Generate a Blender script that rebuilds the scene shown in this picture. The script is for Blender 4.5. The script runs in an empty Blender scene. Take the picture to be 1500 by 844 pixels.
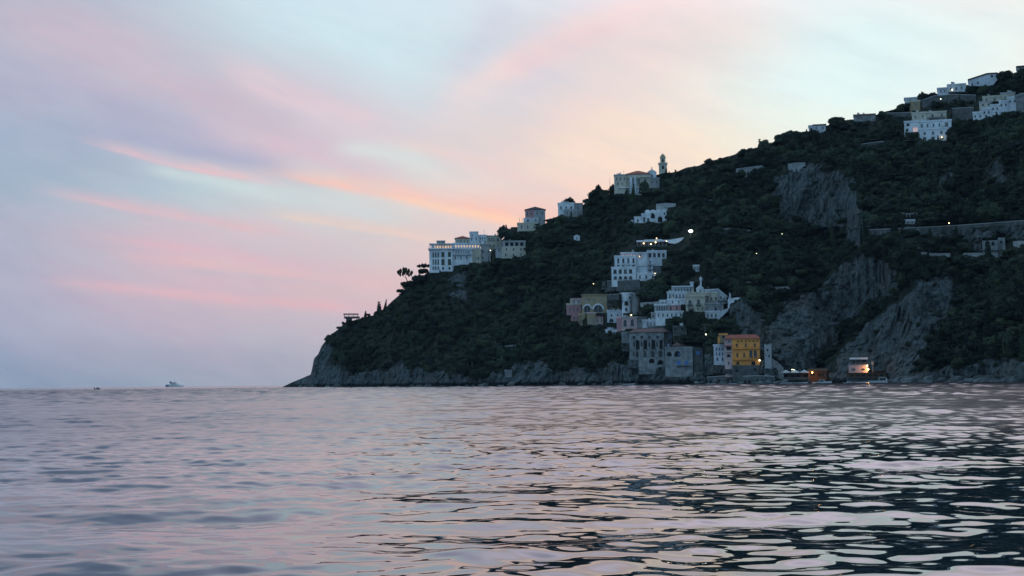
import bpy, bmesh, math, random
import numpy as np
from mathutils import Matrix, Vector

random.seed(7); rng = np.random.default_rng(11)
scene = bpy.context.scene
COL = scene.collection
F = 2083.0            # focal length in photograph pixels (1500 wide)
H = 1.4               # eye height above the water
PITCH = math.radians(3.82); ROLL = math.radians(0.573)

# ------------------------------------------------------------------ camera
fw = Vector((0, math.cos(PITCH), math.sin(PITCH)))
up0 = Vector((0, -math.sin(PITCH), math.cos(PITCH))); rt0 = Vector((1, 0, 0))
rt = rt0*math.cos(ROLL) - up0*math.sin(ROLL)
up = up0*math.cos(ROLL) + rt0*math.sin(ROLL)
cam_data = bpy.data.cameras.new('camera'); cam = bpy.data.objects.new('camera', cam_data)
COL.objects.link(cam); scene.camera = cam
M = Matrix(((rt.x, up.x, -fw.x, 0), (rt.y, up.y, -fw.y, 0), (rt.z, up.z, -fw.z, H), (0, 0, 0, 1)))
cam.matrix_world = M
cam_data.sensor_width = 36; cam_data.lens = 36*F/1500; cam_data.clip_start = 0.3; cam_data.clip_end = 60000
FW, RT, UP = (np.array(v) for v in (fw, rt, up))

def azel(px, py):
    """photograph direction -> azimuth, elevation (radians)"""
    px = np.asarray(px, float); py = np.asarray(py, float)
    a = (px-750)/F; b = (422-py)/F
    d = [FW[i] + a*RT[i] + b*UP[i] for i in range(3)]
    return np.arctan2(d[0], d[1]), np.arctan2(d[2], np.hypot(d[0], d[1]))
def proj(x, y, z):
    v = [np.asarray(x, float), np.asarray(y, float), np.asarray(z, float)-H]
    dep = sum(FW[i]*v[i] for i in range(3)); a = sum(RT[i]*v[i] for i in range(3)); b = sum(UP[i]*v[i] for i in range(3))
    return 750+F*a/dep, 422-F*b/dep

# ------------------------------------------------------------------ noise
def _hash(ix, iy, iz, s):
    n = (ix.astype(np.int64)*374761393 + iy.astype(np.int64)*668265263 + iz.astype(np.int64)*2147483647 + s*974634777) & 0xffffffff
    n = ((n ^ (n >> 13))*1274126177) & 0xffffffff
    n = ((n ^ (n >> 16))*2246822519) & 0xffffffff
    return ((n ^ (n >> 15)) & 0xffffff)/float(0xffffff)
def vnoise(x, y, z=None, s=0):
    x = np.asarray(x, float); y = np.asarray(y, float); z = np.zeros_like(x) if z is None else np.asarray(z, float)
    ix, iy, iz = np.floor(x), np.floor(y), np.floor(z)
    fx, fy, fz = x-ix, y-iy, z-iz
    fx, fy, fz = (t*t*(3-2*t) for t in (fx, fy, fz))
    r = 0
    for a in (0, 1):
        for b in (0, 1):
            for c in (0, 1):
                w = (fx if a else 1-fx)*(fy if b else 1-fy)*(fz if c else 1-fz)
                r = r + w*_hash(ix+a, iy+b, iz+c, s)
    return r*2-1
def fbm(x, y, z=None, s=0, o=4, g=0.5):
    r = 0; a = 1; t = 0
    for k in range(o):
        f = 2.03**k
        r = r + a*vnoise(x*f, y*f, None if z is None else z*f, s+k*17); t += a; a *= g
    return r/t
def sstep(a, b, x):
    t = np.clip((x-a)/(b-a), 0, 1); return t*t*(3-2*t)

# ------------------------------------------------------------------ objects
def link(o, parent=None):
    COL.objects.link(o)
    if parent is not None: o.parent = parent
    return o
def mesh_obj(name, verts, faces, mats, parent=None, fmat=None, smooth=False):
    me = bpy.data.meshes.new(name); me.from_pydata([tuple(v) for v in verts], [], faces)
    for m in (mats if isinstance(mats, (list, tuple)) else [mats]): me.materials.append(m)
    if fmat is not None: me.polygons.foreach_set('material_index', fmat)
    if smooth: me.polygons.foreach_set('use_smooth', [True]*len(me.polygons))
    me.update()
    return link(bpy.data.objects.new(name, me), parent)
def grid_obj(name, P, mat, smooth=True, attrs=None, wrap=False):
    n, m = P.shape[:2]
    me = bpy.data.meshes.new(name)
    idx = np.arange(n*m, dtype=np.int32).reshape(n, m)
    q = np.stack([idx[:-1, :-1], idx[:-1, 1:], idx[1:, 1:], idx[1:, :-1]], -1).reshape(-1, 4)
    me.vertices.add(n*m); me.vertices.foreach_set('co', P.reshape(-1).astype(np.float32))
    nf = len(q); me.loops.add(nf*4); me.loops.foreach_set('vertex_index', q.reshape(-1))
    me.polygons.add(nf); me.polygons.foreach_set('loop_start', np.arange(nf, dtype=np.int32)*4)
    me.update(calc_edges=True)
    if smooth: me.polygons.foreach_set('use_smooth', np.ones(nf, bool))
    for k, v in (attrs or {}).items():
        a = me.attributes.new(k, 'FLOAT', 'POINT'); a.data.foreach_set('value', v.reshape(-1).astype(np.float32))
    me.materials.append(mat); me.update()
    return link(bpy.data.objects.new(name, me))
def tag(o, label=None, cat=None, group=None, kind=None):
    if label: o['label'] = label
    if cat: o['category'] = cat
    if group: o['group'] = group
    if kind: o['kind'] = kind
    return o
def thing(name, label, cat, loc, rz=0, group=None):
    o = bpy.data.objects.new(name, None); o.empty_display_size = 0.5; link(o)
    o.location = loc; o.rotation_euler = (0, 0, rz)
    return tag(o, label, cat, group)

class MB:
    def __init__(s): s.v = []; s.f = []; s.m = []
    def add(s, vs, fs, m=0):
        n = len(s.v); s.v += [tuple(p) for p in vs]; s.f += [tuple(n+i for i in f) for f in fs]; s.m += [m]*len(fs); return s
    def box(s, x0, x1, y0, y1, z0, z1, m=0):
        vs = [(x, y, z) for z in (z0, z1) for y in (y0, y1) for x in (x0, x1)]
        return s.add(vs, [(0, 2, 3, 1), (4, 5, 7, 6), (0, 1, 5, 4), (2, 6, 7, 3), (0, 4, 6, 2), (1, 3, 7, 5)], m)
    def tube(s, p, q, r0, r1=None, n=8, m=0, caps=True):
        r1 = r0 if r1 is None else r1
        p, q = Vector(p), Vector(q); d = (q-p).normalized()
        a = d.orthogonal().normalized(); b = d.cross(a)
        vs = [p+(a*math.cos(t)+b*math.sin(t))*r0 for t in [2*math.pi*i/n for i in range(n)]]
        vs += [q+(a*math.cos(t)+b*math.sin(t))*r1 for t in [2*math.pi*i/n for i in range(n)]]
        fs = [(i, (i+1) % n, n+(i+1) % n, n+i) for i in range(n)]
        if caps: fs += [tuple(range(n-1, -1, -1)), tuple(range(n, 2*n))]
        return s.add(vs, fs, m)
    def ball(s, c, r, rz=None, nu=10, nv=6, m=0):
        rz = r if rz is None else rz
        vs = [(c[0], c[1], c[2]-rz)]
        for j in range(1, nv):
            ph = -math.pi/2+math.pi*j/nv
            for i in range(nu):
                t = 2*math.pi*i/nu; vs.append((c[0]+r*math.cos(ph)*math.cos(t), c[1]+r*math.cos(ph)*math.sin(t), c[2]+rz*math.sin(ph)))
        vs.append((c[0], c[1], c[2]+rz)); fs = []
        for i in range(nu): fs.append((0, 1+(i+1) % nu, 1+i))
        for j in range(nv-2):
            for i in range(nu):
                a = 1+j*nu+i; b = 1+j*nu+(i+1) % nu; fs.append((a, b, b+nu, a+nu))
        t = len(vs)-1
        for i in range(nu): fs.append((t, t-nu+i, t-nu+(i+1) % nu))
        return s.add(vs, fs, m)
    def build(s, name, mats, parent=None, smooth=False): return mesh_obj(name, s.v, s.f, mats, parent, s.m, smooth)

# ------------------------------------------------------------------ materials
def srgb(c):
    return tuple((v/255/12.92 if v/255 <= 0.04045 else ((v/255+0.055)/1.055)**2.4) for v in c)+(1,)
class N:
    """tiny node helper"""
    def __init__(s, nt): s.nt = nt; s.nodes = nt.nodes; s.links = nt.links
    def put(s, sock, v):
        if v is None: return
        if hasattr(v, 'is_output'): s.links.new(v, sock)
        else: sock.default_value = v
    def node(s, t, **k):
        n = s.nodes.new(t)
        for a, b in k.items(): setattr(n, a, b)
        return n
    def math(s, op, a, b=None, c=None, clamp=False):
        n = s.node('ShaderNodeMath', operation=op, use_clamp=clamp); s.put(n.inputs[0], a); s.put(n.inputs[1], b); s.put(n.inputs[2], c); return n.outputs[0]
    def mix(s, f, a, b, bt='MIX'):
        n = s.node('ShaderNodeMix', data_type='RGBA', blend_type=bt); s.put(n.inputs[0], f); s.put(n.inputs[6], a); s.put(n.inputs[7], b); return n.outputs[2]
    def noise(s, vec, scale, detail=4, rough=0.55, dist=0):
        n = s.node('ShaderNodeTexNoise'); s.put(n.inputs['Vector'], vec); n.inputs['Scale'].default_value = scale
        n.inputs['Detail'].default_value = detail; n.inputs['Roughness'].default_value = rough; n.inputs['Distortion'].default_value = dist
        return n.outputs[0]
    def rmap(s, v, a, b, c=0., d=1., interp='LINEAR'):
        n = s.node('ShaderNodeMapRange', interpolation_type=interp, clamp=True)
        for i, q in enumerate((v, a, b, c, d)): s.put(n.inputs[i], q)
        return n.outputs[0]
    def scalevec(s, vec, sc, loc=(0, 0, 0)):
        n = s.node('ShaderNodeMapping'); s.put(n.inputs[0], vec); n.inputs['Scale'].default_value = sc; n.inputs['Location'].default_value = loc; return n.outputs[0]
def new_mat(name):
    m = bpy.data.materials.new(name); m.use_nodes = True; n = N(m.node_tree)
    b = m.node_tree.nodes['Principled BSDF']; return m, n, b
GLASSES = ['glass', 'glass', 'glass', 'glassgreen', 'glassblue', 'curtain']
def surface(name, col, col2=None, scale=0.6, rough=0.85, bump=0.15, lo=0.38, hi=0.62, streak=False, spec=0.3):
    """weathered paint, plaster or stone: two colours by noise, streaks running down, fine bump"""
    m, n, b = new_mat(name)
    tc = n.node('ShaderNodeTexCoord').outputs['Object']
    f = n.rmap(n.noise(tc, scale, 5), lo, hi)
    c2 = col2 or tuple(x*0.72 for x in col)
    c = n.mix(f, tuple(c2)+(1,), tuple(col)+(1,))
    if streak:
        sv = n.scalevec(tc, (1.3, 1.3, 0.12))
        c = n.mix(n.rmap(n.noise(sv, 1.0, 4), 0.5, 0.75, 0.0, 0.45), c, tuple(x*0.5 for x in col)+(1,))
    n.links.new(c, b.inputs['Base Color']); b.inputs['Roughness'].default_value = rough
    b.inputs['Specular IOR Level'].default_value = spec
    if bump:
        bp = n.node('ShaderNodeBump'); bp.inputs['Strength'].default_value = bump; bp.inputs['Distance'].default_value = 0.1
        n.links.new(n.noise(tc, scale*6, 4), bp.inputs['Height']); n.links.new(bp.outputs[0], b.inputs['Normal'])
    return m
def glow(name, col, strength):
    m, n, b = new_mat(name); b.inputs['Base Color'].default_value = (0.8, 0.8, 0.8, 1)
    b.inputs['Emission Color'].default_value = tuple(col)+(1,); b.inputs['Emission Strength'].default_value = strength
    return m
MT = {}
MT['white'] = surface('white_plaster', (0.70, 0.74, 0.78), (0.46, 0.50, 0.54), 0.25, streak=True)
MT['bright'] = surface('bright_whitewash', (0.84, 0.87, 0.90), (0.60, 0.64, 0.68), 0.25, streak=True)
MT['cream'] = surface('cream_plaster', (0.60, 0.56, 0.45), (0.46, 0.43, 0.36), 0.3, streak=True)
MT['grey'] = surface('grey_render', (0.40, 0.41, 0.41), (0.30, 0.31, 0.31), 0.3, streak=True)
MT['stone'] = surface('old_stone', (0.31, 0.325, 0.325), (0.16, 0.17, 0.175), 0.5, bump=0.5, streak=True)
MT['darkstone'] = surface('dark_stone', (0.13, 0.135, 0.13), (0.07, 0.075, 0.075), 0.5, bump=0.5, streak=True)
MT['pink'] = surface('pink_plaster', (0.53, 0.28, 0.29), (0.40, 0.23, 0.24), 0.4, streak=True)
MT['palepink'] = surface('pale_pink_plaster', (0.62, 0.44, 0.42), (0.48, 0.36, 0.35), 0.4, streak=True)
MT['ochre'] = surface('ochre_plaster', (0.43, 0.33, 0.20), (0.32, 0.26, 0.17), 0.4, streak=True)
MT['orange'] = surface('orange_yellow_plaster', (0.90, 0.38, 0.10), (0.66, 0.30, 0.09), 0.4, streak=True)
MT['tile'] = surface('terracotta_tile', (0.42, 0.115, 0.075), (0.26, 0.09, 0.07), 1.2, bump=0.6)
MT['oldtile'] = surface('weathered_roof_tile', (0.22, 0.12, 0.10), (0.13, 0.09, 0.085), 1.0, bump=0.6)
MT['slate'] = surface('dark_roofing', (0.055, 0.055, 0.06), (0.035, 0.035, 0.04), 1.0, bump=0.4)
MT['metal'] = surface('grey_metal', (0.25, 0.26, 0.27), None, 2.0, rough=0.5, bump=0.05)
MT['frame'] = surface('window_frame', (0.35, 0.36, 0.37), None, 2.0, rough=0.6, bump=0.0)
MT['blueframe'] = surface('blue_shutter', (0.10, 0.22, 0.50), (0.07, 0.16, 0.38), 2.0, rough=0.6, bump=0.0)
MT['wood'] = surface('brown_wood', (0.16, 0.09, 0.05), (0.09, 0.055, 0.035), 2.0, bump=0.2)
MT['bark'] = surface('tree_bark', (0.07, 0.055, 0.04), (0.04, 0.03, 0.025), 3.0, bump=0.6)
MT['canvas'] = surface('pale_canvas', (0.62, 0.62, 0.60), (0.5, 0.5, 0.5), 1.0, bump=0.1)
MT['hull'] = surface('white_boat_hull', (0.75, 0.78, 0.80), (0.6, 0.64, 0.68), 0.8, rough=0.35, bump=0.02, spec=0.5)
MT['hullblue'] = surface('blue_boat_hull', (0.10, 0.17, 0.27), (0.07, 0.12, 0.20), 0.8, rough=0.4, bump=0.02)
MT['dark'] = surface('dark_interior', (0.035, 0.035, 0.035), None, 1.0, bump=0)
m, n, b = new_mat('dark_glass'); b.inputs['Base Color'].default_value = (0.015, 0.02, 0.024, 1); b.inputs['Roughness'].default_value = 0.12; MT['glass'] = m
m, n, b = new_mat('green_glass'); b.inputs['Base Color'].default_value = (0.03, 0.05, 0.035, 1); b.inputs['Roughness'].default_value = 0.2; MT['glassgreen'] = m
m, n, b = new_mat('blue_glass'); b.inputs['Base Color'].default_value = (0.05, 0.075, 0.10, 1); b.inputs['Roughness'].default_value = 0.25; MT['glassblue'] = m
MT['curtain'] = surface('pale_curtain', (.22, .23, .22), None, 2., bump=0)
MT['litwin'] = glow('warm_lit_window', (1.0, 0.55, 0.22), 0.9)
MT['litdim'] = glow('dim_warm_window', (1.0, 0.50, 0.30), 0.35)
MT['lampw'] = glow('lamp_white_green', (1.0, 0.96, 0.62), 6)
MT['lampflood'] = glow('flood_white', (1.0, 0.97, 0.80), 14)
MT['lampy'] = glow('lamp_yellow', (1.0, 0.74, 0.36), 7)
MT['lampo'] = glow('lamp_orange', (1.0, 0.42, 0.10), 12)
MT['pole'] = surface('dark_pole', (.05, .055, .06), None, 2., bump=0)
MT['lampdim'] = glow('lamp_small_yellow', (0.85, 0.95, 0.45), 4)

def foliage(name, c1, c2, c3):
    m, n, b = new_mat(name)
    oi = n.node('ShaderNodeObjectInfo').outputs['Random']
    tc = n.node('ShaderNodeNewGeometry').outputs['Position']
    f = n.rmap(n.noise(tc, 0.9, 3), 0.35, 0.65)
    c = n.mix(f, c1+(1,), c2+(1,)); c = n.mix(n.rmap(n.noise(tc, .035, 3), .40, .60, 0, .75), c, (c1[0]*.38, c1[1]*.40, c1[2]*.42, 1)); c = n.mix(n.rmap(oi, 0.55, 1.0, 0, 0.8), c, c3+(1,))
    n.links.new(c, b.inputs['Base Color']); b.inputs['Roughness'].default_value = 0.75; b.inputs['Specular IOR Level'].default_value = 0.12
    return m
MT['leaf'] = foliage('macchia_leaves', (0.025, 0.038, 0.030), (0.050, 0.070, 0.048), (0.074, 0.094, 0.050))
MT['needle'] = foliage('pine_needles', (0.014, 0.024, 0.013), (0.032, 0.048, 0.024), (0.04, 0.055, 0.025))
SLOPE_K = 1.22; SEA_IOR = 2.3
SKY_GAIN = 1.04; ZEN_L = (.25, .34, .50); ZEN_R = (1.30, 1.20, 1.40); ZEN_T = (.17, .27, .42); ZEN_TR = (.70, .76, .88); BACK = (.27, .48, .70)
HAZE = .000028
# ------------------------------------------------------------------ headland shape (azimuth / elevation as seen from the bay -> real distance)
crest = [(412,568),(420,564),(426,561),(445,553),(455,549),(457,541),(460,525),(466,519),(471,507),(483,492),(503,476),(520,469),(545,462),
 (565,452),(580,437),(600,416),(620,403),(633,396),(650,394),(672,388),(690,381),(720,370),(734,352),(748,339),(757,335),(770,338),(800,327),(817,316),(850,303),(870,289),(900,283),
 (920,277),(945,268),(962,255),(985,252),(1020,243),(1060,231),(1100,219),(1150,203),(1180,196),(1215,183),(1250,175),(1290,166),(1320,157),
 (1340,149),(1372,138),(1410,126),(1460,113),(1500,103),(1600,80),(1750,56),(2000,66),(2400,116)]
ca, ce = azel([p[0] for p in crest], [p[1] for p in crest])
ra, _ = azel([412, 500, 700, 930, 1100, 1300, 1500, 1700, 2000, 2400], [560]*10)
rv = [860, 800, 705, 615, 565, 530, 490, 440, 380, 330]
dense = azel(np.arange(412, 1575, 0.9), 560)[0]
azs = np.concatenate([dense, np.linspace(dense[-1], azel(2400, 560)[0], 60)[1:]])
NR = 440
PX0 = 750+F*np.tan(azs)
rough_c = fbm(PX0/14, PX0*0, s=5, o=4)*2.0/F
Ec = np.interp(azs, ca, ce) + rough_c*sstep(430, 520, PX0)
r0 = np.interp(azs, ra, rv)
r1 = r0/(1-1.2*np.tan(np.maximum(Ec, 0.001)))
e0 = np.arctan((-3-H)/r0)
v = np.linspace(0, 1, NR)[:, None]
EL = e0[None]+(Ec-e0)[None]*v
AZ = np.repeat(azs[None], NR, 0)
PX, PY = proj(700*np.sin(AZ), 700*np.cos(AZ), H+700*np.tan(EL))

def inpoly(x, y, poly):
    c = np.zeros(x.shape, bool); n = len(poly)
    for i in range(n):
        x1, y1 = poly[i]; x2, y2 = poly[(i+1) % n]
        if y1 == y2: continue
        k = ((y1 > y) != (y2 > y)) & (x < (x2-x1)*(y-y1)/(y2-y1)+x1); c ^= k
    return c
def segdist(x, y, p, q):
    px, py = q[0]-p[0], q[1]-p[1]; t = np.clip(((x-p[0])*px+(y-p[1])*py)/(px*px+py*py), 0, 1)
    return np.hypot(x-p[0]-t*px, y-p[1]-t*py)
rocks = [
 [(405,575),(436,550),(452,522),(462,508),(476,500),(486,506),(484,524),(512,547),(545,540),(560,544),(590,532),(606,541),(628,538),(650,548),(690,553),(722,545),(745,547),(764,531),(796,533),(812,541),(846,539),(866,546),(892,535),(920,536),(930,575)],
 [(915,500),(1140,535),(1145,575),(915,575)],
 [(1124,470),(1148,450),(1175,434),(1208,416),(1236,390),(1262,378),(1292,376),(1314,386),(1322,432),(1290,440),(1265,465),(1245,490),(1210,530),(1190,548),(1140,550),(1128,505)],
 [(1282,458),(1314,430),(1345,413),(1398,405),(1402,450),(1376,492),(1338,540),(1318,575),(1212,575),(1222,522),(1258,492)],
 [(1136,258),(1180,238),(1205,246),(1245,262),(1252,290),(1275,312),(1284,345),(1262,362),(1238,338),(1180,328),(1140,322),(1133,292)],
 [(1452,236),(1476,246),(1484,276),(1466,272),(1450,262)], [(1378,300),(1412,288),(1410,312),(1386,316)], [(1376,255),(1392,250),(1390,275),(1376,272)],
 [(1312,575),(1350,549),(1398,536),(1440,530),(1458,526),(1464,496),(1472,492),(1480,526),(1500,522),(1600,518),(1600,575)],
 [(652,402),(684,398),(680,418),(660,416)], [(664,424),(682,424),(680,442),(668,438)],
 [(1066,440),(1096,440),(1120,470),(1126,520),(1090,500),(1076,470)],
 [(1290,342),(1500,330),(1600,330),(1600,352),(1500,348),(1290,352)],
 [(1428,352),(1472,345),(1470,372),(1452,384),(1430,372)], [(880,408),(940,405),(940,428),(882,430)]]
wx = PX+fbm(PX/12, PY/12, s=31, o=4)*15; wy = PY+fbm(PX/12, PY/12, s=77, o=4)*13
ROCK = np.zeros(PX.shape)
for p in rocks: ROCK = np.maximum(ROCK, inpoly(wx, wy, p).astype(float))
gully = segdist(PX, PY, (1330, 425), (1262, 470)); gully = np.minimum(gully, segdist(PX, PY, (1262, 470), (1198, 540)))
gully = np.exp(-(np.maximum(gully-3+5*fbm(PX/9, PY/9, s=4), 0)/4)**2)
ROCK *= (gully < 0.5)
ledge = fbm(PX/22, PY/7, s=55, o=3)
ROCK *= ~((ledge > 0.56) & (PY < 535))
def blur(A, k, ax):
    ker = np.ones(k)/k
    return np.apply_along_axis(lambda r: np.convolve(np.pad(r, (k//2, k//2), 'edge'), ker, 'valid'), ax, A)
W = 1-0.78*blur(blur(ROCK, 21, 1), 11, 0)
g = np.cumsum(W, 0); g = g/g[-1]
R = r0[None]+(r1-r0)[None]*g
R = blur(R, 31, 1)
# spurs, coves and gullies, in metres towards or away from the bay
sd = ((PX-1335)*(370-555)-(PY-555)*(1490-1335))/math.hypot(155, 185)     # right of the line = spur
spur = 1/(1+np.exp(np.clip((sd+6*fbm(PX/20, PY/20, s=9))/7, -30, 30)))
env = sstep(0.0, 0.08, v)
off = 26*np.exp(-((PX-1270)/95)**2-((PY-470)/95)**2) - 42*spur + 9*gully
off += 13*fbm(PX/110, PY/110, s=2, o=3) + 5*fbm(PX/34, PY/34, s=3, o=3)
off += 14*np.exp(-((PX-1120-0.25*(PY-400))/30)**2)*sstep(560, 430, PY)
off *= np.clip(Ec/0.02, 0.15, 1)[None]
R = R+off
R = np.maximum.accumulate(R+np.arange(NR)[:, None]*0.012, 0)
X = R*np.sin(AZ); Y = R*np.cos(AZ); Z = H+R*np.tan(EL)
# rock relief: blocks and vertical ribs
rel = 2.6*fbm(X/9, Y/9, Z/11, s=101, o=5)+1.2*(1-np.abs(fbm(X/3.2, Y/3.2, Z/7, s=140, o=3))*3)+0.7*fbm(X/1.4, Y/1.4, Z/1.6, s=160, o=2)
R = R+rel*(0.25+0.95*blur(ROCK, 3, 1))*np.clip(Ec/0.015, 0.2, 1)[None]
R0c = R.copy()     # before terraces are cut for the houses

def ridx(px, py):
    a, e = azel(px, py); a = float(a); e = float(e)
    j = np.interp(a, azs, np.arange(len(azs))); j = min(max(j, 0), len(azs)-1.001); j0 = int(j); fj = j-j0
    e0_, e1_ = e0[j0]*(1-fj)+e0[j0+1]*fj, Ec[j0]*(1-fj)+Ec[j0+1]*fj
    i = min(max((e-e0_)/(e1_-e0_)*(NR-1), 0), NR-1.001)
    return a, e, i, j
def rad(px, py, A=None):
    """horizontal distance of the slope in that direction; above the crest: that of the crest"""
    A = R0c if A is None else A
    a, e, i, j = ridx(px, py); i0, j0 = int(i), int(j); fi, fj = i-i0, j-j0
    return float((A[i0, j0]*(1-fi)+A[i0+1, j0]*fi)*(1-fj)+(A[i0, j0+1]*(1-fi)+A[i0+1, j0+1]*fi)*fj)
def at(px, py, r):
    a, e = azel(px, py); return Vector((r*math.sin(a), r*math.cos(a), H+r*math.tan(e)))
CUTS = []      # (x0,x1,ytop,ybot,r)  terraces cut for the buildings
CLEAR = []     # pixel boxes kept free of crowns
# ------------------------------------------------------------------ buildings
def facade(mb, T, x0, x1, z0, z1, ops, rev=0.3, m=0):
    """wall sheet with real openings and reveals; T(x, z, d) -> 3-D, d = depth behind the face"""
    ops = [o for o in ops if o[0] > x0+0.02 and o[1] < x1-0.02 and o[3] < z1-0.02]
    xs = sorted({x0, x1, *[o[0] for o in ops], *[o[1] for o in ops]}); zs = sorted({z0, z1, *[o[2] for o in ops], *[o[3] for o in ops]})
    xs = [a for i, a in enumerate(xs) if i == 0 or a-xs[i-1] > 1e-4]; zs = [a for i, a in enumerate(zs) if i == 0 or a-zs[i-1] > 1e-4]
    for i in range(len(xs)-1):
        for j in range(len(zs)-1):
            cx, cz = (xs[i]+xs[i+1])/2, (zs[j]+zs[j+1])/2
            if any(o[0] < cx < o[1] and o[2] < cz < o[3] for o in ops): continue
            mb.add([T(xs[i], zs[j], 0), T(xs[i+1], zs[j], 0), T(xs[i+1], zs[j+1], 0), T(xs[i], zs[j+1], 0)], [(0, 1, 2, 3)], m)
    for o in ops:
        a, b, c, d, k = o
        if k == 'arch':
            rr = (b-a)/2; hh = min(rr, (d-c)*0.8); cc = (a+b)/2; n = 10
            arc = [(cc-rr*math.cos(math.pi*i/n), d-hh+hh*math.sin(math.pi*i/n)) for i in range(n+1)]
            for i in range(n):
                p, q = arc[i], arc[i+1]; cor = (a, d) if i < n/2 else (b, d)
                mb.add([T(*p, 0), T(*q, 0), T(*cor, 0)], [(0, 1, 2)], m)
            mid = arc[n//2]; 
            outl = [(a, c)]+arc+[(b, c)]
        else: outl = [(a, c), (a, d), (b, d), (b, c)]
        for i in range(len(outl)):
            p, q = outl[i], outl[(i+1) % len(outl)]
            mb.add([T(*p, 0), T(*q, 0), T(*q, rev), T(*p, rev)], [(0, 1, 2, 3)], m)

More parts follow.
